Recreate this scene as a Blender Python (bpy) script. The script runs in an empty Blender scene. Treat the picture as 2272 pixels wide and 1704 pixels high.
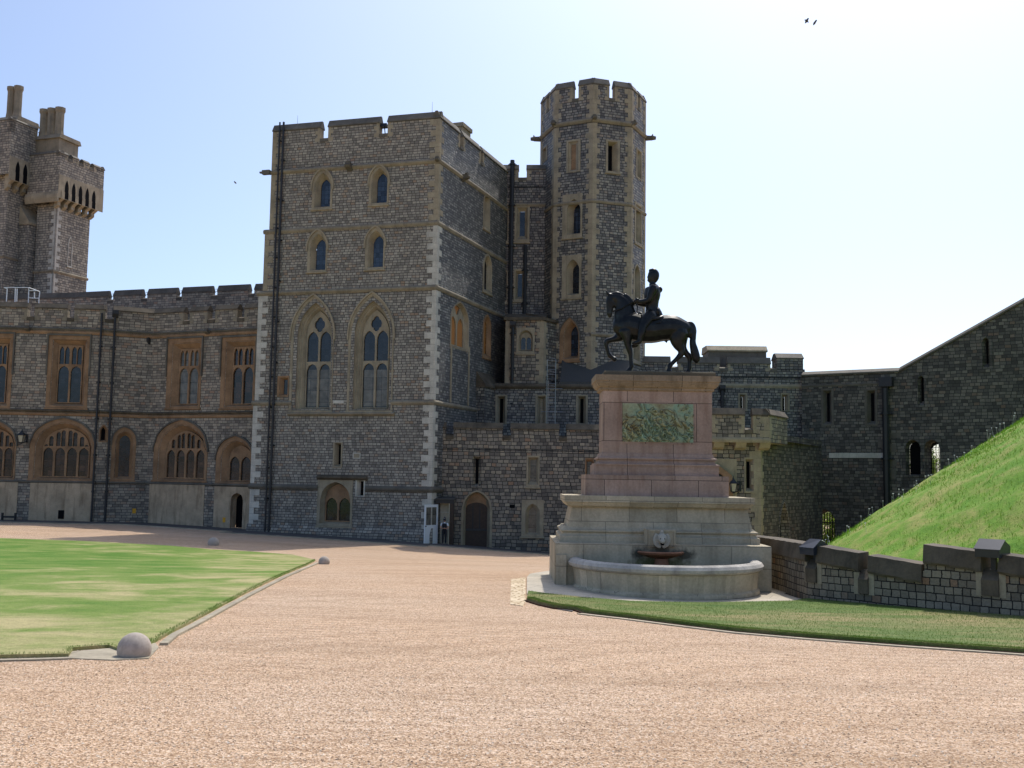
import bpy, bmesh, math, random
import numpy as np
from mathutils import Vector, Matrix
from mathutils.geometry import tessellate_polygon, delaunay_2d_cdt
random.seed(7); RNG = np.random.default_rng(7)
rad = math.radians

# ------------------------------------------------------------------ camera, sky, sun, exposure
FPX = 2300.0; CX, CY = 1136.0, 852.0          # pinhole measured on the 2272 x 1704 photograph
PITCH = math.atan(208 / FPX); ROLL = 0.016
SUN_EL, SUN_AZ = 57.0, 23.5                    # azimuth clockwise from +Y
scene = bpy.context.scene
COL = scene.collection
f0 = Vector((0, math.cos(PITCH), math.sin(PITCH))); r0 = Vector((1, 0, 0)); u0_ = r0.cross(f0)
CR = r0 * math.cos(ROLL) + u0_ * math.sin(ROLL)
CU = u0_ * math.cos(ROLL) - r0 * math.sin(ROLL)
CF = f0
cam_d = bpy.data.cameras.new('camera'); cam = bpy.data.objects.new('camera', cam_d); COL.objects.link(cam)
cam_d.sensor_width = 36; cam_d.lens = 36 * FPX / 2272; cam_d.clip_end = 6000; cam_d.clip_start = 0.1
cam.matrix_world = Matrix((( CR.x, CU.x, -CF.x, 0), (CR.y, CU.y, -CF.y, 0), (CR.z, CU.z, -CF.z, 0), (0, 0, 0, 1)))
scene.camera = cam
w = bpy.data.worlds.new('World'); scene.world = w; w.use_nodes = True
nt = w.node_tree; nt.nodes.clear()
sky = nt.nodes.new('ShaderNodeTexSky'); sky.sky_type = 'NISHITA'; sky.sun_disc = False
sky.sun_elevation = rad(SUN_EL); sky.sun_rotation = rad(SUN_AZ)
sky.altitude = 50; sky.air_density = 0.7; sky.dust_density = 2.5; sky.ozone_density = 2.5
bg = nt.nodes.new('ShaderNodeBackground'); bg.inputs[1].default_value = 0.15
wo = nt.nodes.new('ShaderNodeOutputWorld')
tnt = nt.nodes.new('ShaderNodeMix'); tnt.data_type = 'RGBA'; tnt.blend_type = 'MULTIPLY'; tnt.inputs[0].default_value = 1; tnt.inputs[7].default_value = (.95, .99, 1, 1)
nt.links.new(sky.outputs[0], tnt.inputs[6]); nt.links.new(tnt.outputs[2], bg.inputs[0]); nt.links.new(bg.outputs[0], wo.inputs[0])
sd = bpy.data.lights.new('sun', 'SUN'); sd.energy = 2.4; sd.angle = rad(0.53); sd.color = (1, .95, .87)
so = bpy.data.objects.new('sun', sd); COL.objects.link(so)
sdir = Vector((math.sin(rad(SUN_AZ)) * math.cos(rad(SUN_EL)), math.cos(rad(SUN_AZ)) * math.cos(rad(SUN_EL)), math.sin(rad(SUN_EL))))
so.rotation_euler = sdir.to_track_quat('Z', 'Y').to_euler(); so.location = sdir * 50
vs = scene.view_settings; vs.view_transform = 'Standard'; vs.look = 'None'; vs.exposure = 0.5; vs.gamma = 1
try:
    vs.use_curve_mapping = False
except Exception: pass
scene.cycles.max_bounces = 6; scene.cycles.caustics_reflective = False; scene.cycles.caustics_refractive = False
try: scene.cycles.use_denoising = True
except Exception: pass

# ------------------------------------------------------------------ measuring helpers
def ray(px, py): return CF * FPX + CR * (px - CX) + CU * (CY - py)
def pt(px, py, Y):
    d = ray(px, py); return d * (Y / d.y)
def sstep(a, b, x):
    t = min(1, max(0, (x - a) / (b - a))); return t * t * (3 - 2 * t)

ctrl = []
for px, py, Y in [(296,1462,12.8),(718,1252,38.3),(1480,1335,24.2),(945,1206,62),(568,1179,65.2),(320,1160,70),(0,1153,68.5),
                  (1218,1227,63),(2272,1376,21),(1712,1306,28),(1250,1290,27.5)]:
    p = pt(px, py, Y); ctrl.append((p.x, p.y, p.z))
ctrl += [(0,0,-1.78),(-8,4,-1.95),(9,4,-1.95),(-14,14,-2.3),(-60,0,-1.9),(60,0,-2.0),(-60,40,-3.0),(70,55,-4.6),(-70,95,-3.6),(20,95,-4.9),(70,95,-4.9),(0,-15,-1.3),(14,10,-2.3)]
ctrl = np.array(ctrl)
def _phi(r2): return np.where(r2 > 1e-9, .5 * r2 * np.log(np.maximum(r2, 1e-9)), 0)
_n = len(ctrl); _d2 = ((ctrl[:, None, :2] - ctrl[None, :, :2]) ** 2).sum(-1)
_A = np.zeros((_n + 3, _n + 3)); _A[:_n, :_n] = _phi(_d2) + np.eye(_n) * 2.0
_A[:_n, _n] = 1; _A[:_n, _n+1:] = ctrl[:, :2]; _A[_n, :_n] = 1; _A[_n+1:, :_n] = ctrl[:, :2].T
_W = np.linalg.solve(_A, np.concatenate([ctrl[:, 2], np.zeros(3)]))
def gz(X, Y):
    X = np.clip(np.asarray(X, float), -75, 75); Y = np.clip(np.asarray(Y, float), -12, 95)
    r2 = (X[..., None] - ctrl[:, 0]) ** 2 + (Y[..., None] - ctrl[:, 1]) ** 2
    return (_phi(r2) * _W[:_n]).sum(-1) + _W[_n] + _W[_n+1] * X + _W[_n+2] * Y
def g(x, y): return float(gz(x, y))
def gp(px, py):
    d = ray(px, py); d = d / d.y
    a = 2.0; b = 2.0
    while b < 140:
        if d.z * b < g(d.x * b, b): break
        a = b; b += 1.0
    for _ in range(30):
        m = (a + b) / 2
        if d.z * m < g(d.x * m, m): b = m
        else: a = m
    return Vector((d.x * b, b, g(d.x * b, b)))

# ------------------------------------------------------------------ mesh builder
class MB:
    def __init__(s): s.v = []; s.f = []; s.uv = []; s.sm = []
    def face(s, pts, uv=None, smooth=False):
        k = len(s.v); s.v += [tuple(p) for p in pts]; s.f.append(tuple(range(k, k + len(pts))))
        if uv is None:
            a = Vector(pts[0]); n = Vector((0, 0, 0))
            for i in range(1, len(pts) - 1): n += (Vector(pts[i]) - a).cross(Vector(pts[i+1]) - a)
            if abs(n.z) > .7 * n.length: uv = [(p[0], p[1]) for p in pts]
            else:
                e = Vector((-n.y, n.x)); e = e.normalized() if e.length > 1e-9 else Vector((1, 0))
                uv = [(p[0] * e.x + p[1] * e.y, p[2]) for p in pts]
        s.uv += uv; s.sm.append(smooth)
    def grid(s, rows, smooth=True, closed=False):
        for i in range(len(rows) - 1):
            a, b = rows[i], rows[i+1]; n = len(a)
            for j in range(n if closed else n - 1):
                k = (j + 1) % n; s.face([a[j], a[k], b[k], b[j]], smooth=smooth)
    def box(s, x0, x1, y0, y1, z0, z1):
        P = [(x0,y0,z0),(x1,y0,z0),(x1,y1,z0),(x0,y1,z0),(x0,y0,z1),(x1,y0,z1),(x1,y1,z1),(x0,y1,z1)]
        for q in ((0,1,5,4),(1,2,6,5),(2,3,7,6),(3,0,4,7),(4,5,6,7),(3,2,1,0)): s.face([P[i] for i in q])
    def tube(s, p0, p1, r0, r1=None, n=8, cap=True, smooth=True):
        p0, p1 = Vector(p0), Vector(p1); r1 = r0 if r1 is None else r1
        d = (p1 - p0).normalized(); a = d.cross(Vector((0, 0, 1)) if abs(d.z) < .9 else Vector((1, 0, 0))).normalized(); b = d.cross(a)
        A = [p0 + (a * math.cos(t) + b * math.sin(t)) * r0 for t in [2 * math.pi * i / n for i in range(n)]]
        B = [p1 + (a * math.cos(t) + b * math.sin(t)) * r1 for t in [2 * math.pi * i / n for i in range(n)]]
        s.grid([A, B], smooth, True)
        if cap: s.face(A); s.face(B)
    def build(s, name, mat, parent=None, weld=False):
        me = bpy.data.meshes.new(name)
        off = Vector(parent.location) if parent is not None and not isinstance(parent, bool) else Vector((0, 0, 0))
        if parent is not None and parent.parent is not None: off = off + Vector(parent.parent.location)
        me.from_pydata([(p[0] - off.x, p[1] - off.y, p[2] - off.z) for p in s.v], [], s.f)
        uvl = me.uv_layers.new(name='UVMap')
        uvl.data.foreach_set('uv', np.array(s.uv, dtype=np.float32).ravel())
        me.polygons.foreach_set('use_smooth', s.sm)
        me.materials.append(mat)
        if weld:
            bm = bmesh.new(); bm.from_mesh(me); bmesh.ops.remove_doubles(bm, verts=bm.verts, dist=.0005)
            bmesh.ops.recalc_face_normals(bm, faces=bm.faces); bm.to_mesh(me); bm.free()
        me.update()
        o = bpy.data.objects.new(name, me); COL.objects.link(o)
        if parent is not None: o.parent = parent
        return o

def tag(o, label=None, cat=None, group=None, kind=None):
    if label: o['label'] = label
    if cat: o['category'] = cat
    if group: o['group'] = group
    if kind: o['kind'] = kind
    return o
def thing(name, loc, label, cat, group=None):
    o = bpy.data.objects.new(name, None); COL.objects.link(o); o.location = loc; o.empty_display_size = .3
    return tag(o, label, cat, group)
def structure(o): o['kind'] = 'structure'; return o

# ------------------------------------------------------------------ materials
def srgb(r, g_, b):
    f = lambda c: (c / 255 / 12.92) if c / 255 <= .04045 else ((c / 255 + .055) / 1.055) ** 2.4
    return (f(r), f(g_), f(b), 1)
class NT:
    def __init__(s, name):
        s.m = bpy.data.materials.new(name); s.m.use_nodes = True; s.t = s.m.node_tree; s.t.nodes.clear()
        s.out = s.n('ShaderNodeOutputMaterial'); s.p = s.n('ShaderNodeBsdfPrincipled'); s.l(s.p.outputs[0], s.out.inputs[0])
    def n(s, t, **k):
        o = s.t.nodes.new(t)
        for a, b in k.items(): setattr(o, a, b)
        return o
    def l(s, a, b): s.t.links.new(a, b)
    def tex(s, which='Object'):
        return s.n('ShaderNodeTexCoord').outputs[which]
    def mapping(s, vec, scale=(1,1,1), rot=(0,0,0)):
        m = s.n('ShaderNodeMapping'); s.l(vec, m.inputs[0]); m.inputs['Scale'].default_value = scale; m.inputs['Rotation'].default_value = rot; return m.outputs[0]
    def noise(s, vec, scale, detail=4, rough=.55, dist=0):
        o = s.n('ShaderNodeTexNoise'); s.l(vec, o.inputs['Vector']); o.inputs['Scale'].default_value = scale
        o.inputs['Detail'].default_value = detail; o.inputs['Roughness'].default_value = rough; o.inputs['Distortion'].default_value = dist
        return o
    def ramp(s, fac, stops):
        o = s.n('ShaderNodeValToRGB'); s.l(fac, o.inputs[0]); e = o.color_ramp.elements
        while len(e) < len(stops): e.new(.5)
        for i, (p, c) in enumerate(stops):
            e[i].position = p; e[i].color = c if len(c) == 4 else (*c, 1)
        return o.outputs[0]
    def mix(s, fac, a, b, mode='MIX'):
        o = s.n('ShaderNodeMix', data_type='RGBA', blend_type=mode)
        for v, i in ((fac, 0), (a, 6), (b, 7)):
            if hasattr(v, 'is_linked') or hasattr(v, 'links'): s.l(v, o.inputs[i])
            else: o.inputs[i].default_value = v
        return o.outputs[2]
    def math(s, op, a, b=0, clamp=False):
        o = s.n('ShaderNodeMath', operation=op, use_clamp=clamp)
        for v, i in ((a, 0), (b, 1)):
            if hasattr(v, 'links'): s.l(v, o.inputs[i])
            else: o.inputs[i].default_value = v
        return o.outputs[0]
    def bump(s, h, strength=.5, dist=.02):
        o = s.n('ShaderNodeBump'); s.l(h, o.inputs['Height']); o.inputs['Strength'].default_value = strength; o.inputs['Distance'].default_value = dist
        s.l(o.outputs[0], s.p.inputs['Normal'])
    def rgh(s, v, spec=.5, metal=0):
        s.p.inputs['Roughness'].default_value = v; s.p.inputs['Specular IOR Level'].default_value = spec; s.p.inputs['Metallic'].default_value = metal

def scl(c, k): return (c[0] * k, c[1] * k, c[2] * k, 1)
def masonry(name, stops, joint, bw=.32, bh=.17, jw=.014, rough=.8, spec=.3, warp=.05, stain=.35, staincol=(.05,.045,.04,1), bump=.6):
    k = NT(name); uv = k.tex('UV'); stops = [(p_, scl(c_, 1.14)) for p_, c_ in stops]
    # rows shift and blocks of uneven length
    sep = k.n('ShaderNodeSeparateXYZ'); k.l(uv, sep.inputs[0])
    nz = k.noise(uv, 1.3, 2); wob = k.math('MULTIPLY', k.math('SUBTRACT', nz.outputs[0], .5), warp)
    v2 = k.math('ADD', sep.outputs[1], wob)
    row = k.math('FLOOR', k.math('DIVIDE', v2, bh))
    wn = k.n('ShaderNodeTexWhiteNoise', noise_dimensions='1D'); k.l(row, wn.inputs['W'])
    cmb = k.n('ShaderNodeCombineXYZ'); k.l(sep.outputs[0], cmb.inputs[0]); k.l(k.math('MULTIPLY', row, 7.31), cmb.inputs[1])
    nu = k.noise(cmb.outputs[0], 1.9, 2)
    du = k.math('ADD', k.math('MULTIPLY', k.math('SUBTRACT', nu.outputs[0], .5), bw * 1.0), k.math('MULTIPLY', wn.outputs[0], bw * 3))
    u2 = k.math('ADD', sep.outputs[0], du)
    fine = k.noise(uv, 14, 2)
    u2 = k.math('ADD', u2, k.math('MULTIPLY', k.math('SUBTRACT', fine.outputs[0], .5), .03))
    v3 = k.math('ADD', v2, k.math('MULTIPLY', k.math('SUBTRACT', k.noise(uv, 11, 2).outputs[0], .5), .025))
    c2 = k.n('ShaderNodeCombineXYZ'); k.l(u2, c2.inputs[0]); k.l(v3, c2.inputs[1])
    br = k.n('ShaderNodeTexBrick'); k.l(c2.outputs[0], br.inputs['Vector'])
    br.offset = 0; br.squash = 1; br.inputs['Color1'].default_value = (0,0,0,1); br.inputs['Color2'].default_value = (1,1,1,1)
    br.inputs['Scale'].default_value = 1; br.inputs['Brick Width'].default_value = bw; br.inputs['Row Height'].default_value = bh
    br.inputs['Mortar Size'].default_value = jw; br.inputs['Mortar Smooth'].default_value = .35; br.inputs['Bias'].default_value = 0
    col = k.ramp(br.outputs['Color'], stops)
    gr = k.noise(uv, 22, 4); col = k.mix(.5, col, k.ramp(gr.outputs[0], [(.25, (.5,.5,.5)), (.75, (1.45,1.45,1.45))]), 'MULTIPLY')
    col = k.mix(br.outputs['Fac'], col, joint)
    big = k.noise(k.mapping(uv, (1, .35, 1)), .5, 5, .65)
    col = k.mix(k.math('MULTIPLY', k.ramp(big.outputs[0], [(.45, (0,0,0)), (.72, (1,1,1))]), stain), col, staincol)
    k.l(col, k.p.inputs['Base Color']); k.rgh(rough, spec)
    h = k.math('ADD', k.math('MULTIPLY', k.math('SUBTRACT', 1, br.outputs['Fac']), 1), k.math('MULTIPLY', gr.outputs[0], .7))
    k.bump(h, bump, .03)
    return k.m
def ashlar(name, c, vary=.25, bw=.0, bh=.0, dirt=.45, dirtcol=(.06,.055,.045,1), joint=.5, rough=.8, streak=.25, spots=()):
    k = NT(name); ob = k.tex('Object'); uv = k.tex('UV')
    n1 = k.noise(ob, 1.1, 5, .6); n2 = k.noise(ob, 18, 4)
    col = k.ramp(n1.outputs[0], [(.3, scl(c, 1 - vary)), (.5, scl(c, 1)), (.72, scl(c, 1 + vary))])
    col = k.mix(.6, col, k.ramp(n2.outputs[0], [(.2, (.7,.7,.7)), (.8, (1.25,1.25,1.25))]), 'MULTIPLY')
    h = n2.outputs[0]
    if bw:
        br = k.n('ShaderNodeTexBrick'); k.l(uv, br.inputs['Vector']); br.offset = .5
        br.inputs['Color1'].default_value = (.82,.82,.8,1); br.inputs['Color2'].default_value = (1.12,1.1,1.08,1)
        br.inputs['Scale'].default_value = 1; br.inputs['Brick Width'].default_value = bw; br.inputs['Row Height'].default_value = bh
        br.inputs['Mortar Size'].default_value = .009; br.inputs['Mortar'].default_value = (joint, joint, joint, 1); br.inputs['Mortar Smooth'].default_value = .2
        col = k.mix(1, col, br.outputs['Color'], 'MULTIPLY')
    st = k.noise(k.mapping(ob, (3.5, 3.5, .5)), 1.0, 5, .65)
    col = k.mix(k.math('MULTIPLY', k.ramp(st.outputs[0], [(.5, (0,0,0)), (.8, (1,1,1))]), dirt), col, dirtcol)
    for cx_, cy_, cz_, rx_, rz_, sc_ in spots:     # water and algae stains with a place of their own
        m_ = k.n('ShaderNodeMapping'); k.l(ob, m_.inputs[0]); m_.inputs['Location'].default_value = (-cx_/rx_, -cy_/.9, -cz_/rz_); m_.inputs['Scale'].default_value = (1/rx_, 1/.9, 1/rz_)
        ln = k.n('ShaderNodeVectorMath', operation='LENGTH'); k.l(m_.outputs[0], ln.inputs[0])
        dn = k.math('ADD', ln.outputs['Value'], k.math('MULTIPLY', k.math('SUBTRACT', k.noise(ob, 7, 4).outputs[0], .5), 1.3))
        col = k.mix(k.ramp(dn, [(.35, (.85,.85,.85)), (1.0, (0,0,0))]), col, sc_)
    k.l(col, k.p.inputs['Base Color']); k.rgh(rough, .3); k.bump(h, .35, .01)
    return k.m
def plain(name, c, rough=.6, spec=.5, metal=0, vary=.15, nscale=12, bump=.1):
    k = NT(name); n1 = k.noise(k.tex('Object'), nscale, 4)
    k.l(k.ramp(n1.outputs[0], [(.25, scl(c, 1 - vary)), (.75, scl(c, 1 + vary))]), k.p.inputs['Base Color'])
    k.rgh(rough, spec, metal); k.bump(n1.outputs[0], bump, .005)
    return k.m
def glass(name, c, lead=(.30,.34), leadcol=(.012,.012,.013,1), rough=.12, vary=.6):
    k = NT(name); uv = k.tex('UV')
    br = k.n('ShaderNodeTexBrick'); k.l(uv, br.inputs['Vector']); br.offset = 0
    br.inputs['Color1'].default_value = scl(c, 1 - vary); br.inputs['Color2'].default_value = scl(c, 1 + vary)
    br.inputs['Scale'].default_value = 1; br.inputs['Brick Width'].default_value = lead[0]; br.inputs['Row Height'].default_value = lead[1]
    br.inputs['Mortar Size'].default_value = .012; br.inputs['Mortar'].default_value = leadcol
    n1 = k.noise(uv, 2.2, 3)
    col = k.mix(.7, br.outputs['Color'], k.ramp(n1.outputs[0], [(.3, (.4,.4,.4)), (.7, (1.5,1.5,1.5))]), 'MULTIPLY')
    k.l(col, k.p.inputs['Base Color']); k.rgh(rough, .5); k.bump(k.noise(uv, 3, 2).outputs[0], .12, .02)
    return k.m
S = srgb
M = {}
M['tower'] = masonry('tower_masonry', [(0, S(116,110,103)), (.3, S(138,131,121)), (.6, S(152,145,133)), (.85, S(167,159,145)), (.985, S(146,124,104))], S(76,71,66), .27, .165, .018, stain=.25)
M['flint'] = masonry('grey_heathstone_masonry', [(0, S(82,78,74)), (.3, S(106,101,96)), (.6, S(126,121,113)), (.9, S(154,146,132)), (1, S(130,112,96))], S(46,43,40), .30, .19, .024, .6, .5)
M['sheen'] = masonry('dark_flank_masonry', [(0, S(82,81,80)), (.3, S(100,99,97)), (.6, S(116,114,110)), (.93, S(150,147,139))], S(42,41,40), .27, .165, .018, .42, .6, bump=1.2)  # darker, glossier variant of the tower blocks for its right flank
M['wing'] = masonry('wing_masonry', [(0, S(110,102,93)), (.3, S(138,128,115)), (.6, S(156,145,129)), (.85, S(170,157,139)), (.985, S(150,124,104))], S(78,72,67), .34, .18, .016)
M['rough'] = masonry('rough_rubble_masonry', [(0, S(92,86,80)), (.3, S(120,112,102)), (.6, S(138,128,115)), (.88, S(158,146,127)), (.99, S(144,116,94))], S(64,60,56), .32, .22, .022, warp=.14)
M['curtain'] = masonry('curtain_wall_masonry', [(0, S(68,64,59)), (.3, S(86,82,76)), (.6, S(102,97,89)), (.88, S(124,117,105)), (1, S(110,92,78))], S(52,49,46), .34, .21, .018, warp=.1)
M['garden'] = masonry('garden_wall_masonry', [(0, S(98,90,78)), (.3, S(124,114,98)), (.6, S(142,131,112)), (.88, S(132,123,108)), (.98, S(136,106,82))], S(34,30,28), .2, .165, .013, warp=.05, stain=.3)
M['keep'] = masonry('keep_masonry', [(0, S(118,112,104)), (.4, S(144,136,124)), (.8, S(164,154,138))], S(78,73,67), .38, .23, .024)
M['pale'] = ashlar('pale_ashlar', S(194,188,175), dirt=.3)
M['buff'] = ashlar('buff_ashlar', S(160,147,124), dirt=.5)
M['ochre'] = ashlar('ochre_ashlar', S(152,120,90), vary=.35, dirt=.3)
M['cope'] = ashlar('lichen_grey_coping', S(104,98,88), vary=.3, dirt=.5)
M['midcope'] = ashlar('dark_grey_coping', S(94,87,78), vary=.35, dirt=.5)
M['darkcope'] = ashlar('blackened_coping', S(94,84,70), vary=.5, dirt=.6, dirtcol=S(40,36,34))
M['string'] = ashlar('string_course_stone', S(142,131,112), vary=.25, dirt=.5)
M['plaster'] = ashlar('stained_render', S(184,162,134), vary=.25, dirt=.85, dirtcol=S(96,76,52))
M['portland'] = ashlar('portland_stone', S(182,168,140), vary=.2, bw=1.25, bh=.55, dirt=.4, dirtcol=S(96,86,66), joint=.5)
M['pink'] = ashlar('pink_sandstone', S(170,146,131), vary=.22, bw=1.24, bh=1.03, dirt=.75, dirtcol=S(110,78,58), joint=.22)
M['cornice'] = ashlar('ochre_cornice_stone', S(148,130,108), vary=.25, bw=1.3, bh=3, dirt=.8, dirtcol=S(84,70,48), joint=.22)
M['slab'] = ashlar('mossy_top_slab', S(96,88,70), vary=.3, dirt=.5)
M['iron'] = plain('black_painted_iron', (.012,.012,.014,1), .45)
M['pipe'] = plain('dark_cast_iron_pipe', (.018,.018,.02,1), .5)
M['lead'] = plain('grey_lead', S(62,62,60), .6)
M['galv'] = plain('galvanised_steel', S(140,144,148), .35, .5, .6)
M['white'] = plain('white_paint', (.78,.79,.8,1), .4, vary=.03)
M['wood'] = plain('dark_oak_planks', S(64,48,36), .7, vary=.3, nscale=5)
M['orangewood'] = plain('orange_blocking', S(176,116,56), .7)
M['yellow'] = plain('yellow_sign_paint', S(222,160,30), .5)
M['cream'] = plain('cream_interior', S(206,196,170), .7)
M['glass'] = glass('dark_leaded_glass', (.016,.018,.023))
M['blueglass'] = glass('blue_leaded_glass', (.025,.036,.058), (.24,.3))
M['curtainglass'] = glass('curtained_glass', (.13,.12,.10), (.6,.75), rough=.2, vary=.2)
M['redglass'] = glass('glass_with_red_drapes', (.035,.02,.015), (.4,.35), vary=.9)
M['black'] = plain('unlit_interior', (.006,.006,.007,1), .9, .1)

# ------------------------------------------------------------------ ground
def gravel_mat():
    k = NT('pinkish_gravel'); ob = k.tex('Object')
    v = k.n('ShaderNodeTexVoronoi'); k.l(ob, v.inputs['Vector']); v.inputs['Scale'].default_value = 58
    n = k.noise(ob, 60, 3); n2 = k.noise(k.mapping(ob, (.10, .8, 1), (0, 0, .12)), 1.0, 6, .62, .6); n3 = k.noise(ob, .18, 3)
    n4 = k.noise(k.mapping(ob, (2.5, 9, 1), (0, 0, -.05)), 1.6, 4, .7)
    sx = k.n('ShaderNodeSeparateColor'); k.l(v.outputs['Color'], sx.inputs[0])
    col = k.ramp(sx.outputs[0], [(0, S(128,102,78)), (.3, S(190,160,130)), (.6, S(212,184,155)), (.85, S(231,210,189)), (1, S(152,118,90))])
    col = k.mix(.55, col, k.ramp(n.outputs[0], [(.2, (.6,.58,.56)), (.8, (1.3,1.3,1.3))]), 'MULTIPLY')
    col = k.mix(.8, col, k.ramp(n2.outputs[0], [(.3, (.80,.77,.73)), (.5, (1,1,1)), (.75, (1.1,1.1,1.1))]), 'MULTIPLY')
    col = k.mix(.9, col, k.ramp(n4.outputs[0], [(.3, (.86,.84,.82)), (.5, (1,1,1)), (.8, (1.06,1.06,1.06))]), 'MULTIPLY')
    col = k.mix(.7, col, k.ramp(n3.outputs[0], [(.3, (.97,.9,.82)), (.7, (1.03,1.04,1.06))]), 'MULTIPLY')
    wv = k.n('ShaderNodeTexWave', wave_type='BANDS', bands_direction='Y'); k.l(k.mapping(ob, (1, 1, 1), (0, 0, .06)), wv.inputs['Vector'])
    wv.inputs['Scale'].default_value = .9; wv.inputs['Distortion'].default_value = 7; wv.inputs['Detail'].default_value = 4; wv.inputs['Detail Scale'].default_value = .35; wv.inputs['Detail Roughness'].default_value = .6
    msk = k.ramp(k.noise(ob, .22, 2).outputs[0], [(.42, (.15,.15,.15)), (.62, (1,1,1))])
    col = k.mix(k.math('MULTIPLY', msk, .6), col, k.ramp(wv.outputs[0], [(.1, (.80,.77,.74)), (.35, (1,1,1)), (.9, (1.06,1.06,1.06))]), 'MULTIPLY')
    mp = k.n('ShaderNodeMapping'); k.l(ob, mp.inputs[0]); mp.inputs['Location'].default_value = (-22, 8, 0)     # wheel tracks sweeping round to the right
    rg_ = k.n('ShaderNodeTexWave', wave_type='RINGS', rings_direction='Z'); k.l(mp.outputs[0], rg_.inputs['Vector']); rg_.inputs['Scale'].default_value = .33; rg_.inputs['Distortion'].default_value = 2.5; rg_.inputs['Detail'].default_value = 3; rg_.inputs['Detail Scale'].default_value = .3
    col = k.mix(k.math('MULTIPLY', k.ramp(k.noise(ob, .12, 2).outputs[0], [(.4, (.2,.2,.2)), (.6, (1,1,1))]), .6), col, k.ramp(rg_.outputs[0], [(.0, (.86,.83,.80)), (.3, (1,1,1)), (1, (1.05,1.05,1.05))]), 'MULTIPLY')
    k.l(col, k.p.inputs['Base Color']); k.rgh(.9, .25)
    k.bump(k.math('ADD', v.outputs['Distance'], k.math('ADD', n.outputs[0], k.math('MULTIPLY', n4.outputs[0], 1.6))), .7, .02)
    return k.m
def grass_mat(name, c1, c2, c3, streak=(.25, 1.4), dry=.5, sc=1.0, fine=1.0, edge=False):
    k = NT(name); ob = k.tex('Object')
    a = k.noise(k.mapping(ob, (streak[0], streak[1], 1), (0, 0, .1)), sc, 6, .62, .4); b = k.noise(ob, 30 * fine, 4, .7); c = k.noise(ob, .16, 3)
    f = k.math('ADD', k.math('MULTIPLY', a.outputs[0], .7), k.math('MULTIPLY', c.outputs[0], .5))
    if edge:      # turf is thinner and drier along the worn edges
        sp = k.n('ShaderNodeSeparateXYZ'); k.l(ob, sp.inputs[0]); mr = k.n('ShaderNodeMapRange', interpolation_type='SMOOTHSTEP'); k.l(sp.outputs[0], mr.inputs[0]); mr.inputs[1].default_value = -17; mr.inputs[2].default_value = -5.5
        m2 = k.n('ShaderNodeMapRange', interpolation_type='SMOOTHSTEP'); k.l(sp.outputs[1], m2.inputs[0]); m2.inputs[1].default_value = 22; m2.inputs[2].default_value = 13
        f = k.math('ADD', f, k.math('ADD', k.math('MULTIPLY', mr.outputs[0], .085), k.math('ADD', k.math('MULTIPLY', m2.outputs[0], .06), -.08)))
    col = k.ramp(f, [(.42, c1), (.56, c2), (.71 + (1 - dry) * .2, c3)])
    col = k.mix(.75, col, k.ramp(b.outputs[0], [(.25, (.5,.54,.46)), (.5, (1,1,1)), (.8, (1.4,1.4,1.34))]), 'MULTIPLY')
    col = k.mix(.6, col, k.ramp(k.noise(ob, 7 * fine, 4, .7).outputs[0], [(.3, (.7,.74,.66)), (.5, (1,1,1)), (.75, (1.2,1.2,1.15))]), 'MULTIPLY')
    k.l(col, k.p.inputs['Base Color']); k.rgh(.85, .2); k.bump(b.outputs[0], .9, .03)
    return k.m
M['gravel'] = gravel_mat()
M['lawn'] = grass_mat('striped_dry_lawn', S(84,122,40), S(118,138,66), S(176,165,120), (.55, .75), dry=1.0, edge=True)
M['lawn2'] = grass_mat('small_lawn', S(78,106,46), S(100,118,60), S(150,138,96), (.5, 1.2), dry=.75)
M['mound'] = grass_mat('mound_grass', S(82,130,30), S(106,144,44), S(150,150,84), (.9, .9), dry=.85, sc=1.3, fine=.6)
M['paving'] = ashlar('pale_paving', S(186,177,160), vary=.08, bw=1.1, bh=.8, dirt=.2, joint=.6)
M['tarmac'] = plain('worn_tarmac', S(84,82,80), .85, .3, vary=.2, nscale=8, bump=.3)
M['kerb'] = ashlar('kerb_stone', S(168,158,138), vary=.2, bw=.9, bh=9, dirt=.4, joint=.5)
M['soil'] = plain('bare_soil', S(70,50,36), .95, .2, vary=.35, nscale=25, bump=.5)
M['cobble'] = masonry('cobble_setts', [(0, S(180,160,128)), (.5, S(206,188,156)), (1, S(222,206,178))], S(150,120,88), .3, .16, .02, stain=.1)

xs = np.concatenate([[-1500,-700,-300,-160], np.arange(-90, 91, 1.25), [160,300,700,1500]])
ys = np.concatenate([[-900,-300,-80], np.arange(-20, 111, 1.25), [160,300,700,1800]])
XX, YY = np.meshgrid(xs, ys); ZZ = gz(XX, YY)
me = bpy.data.meshes.new('ground'); nx, ny = len(xs), len(ys)
me.from_pydata(list(zip(XX.ravel().tolist(), YY.ravel().tolist(), ZZ.ravel().tolist())), [],
               [(j*nx+i, j*nx+i+1, (j+1)*nx+i+1, (j+1)*nx+i) for j in range(ny-1) for i in range(nx-1)])
me.polygons.foreach_set('use_smooth', [True] * len(me.polygons)); me.materials.append(M['gravel'])
ground = bpy.data.objects.new('ground', me); COL.objects.link(ground); structure(ground)

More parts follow.
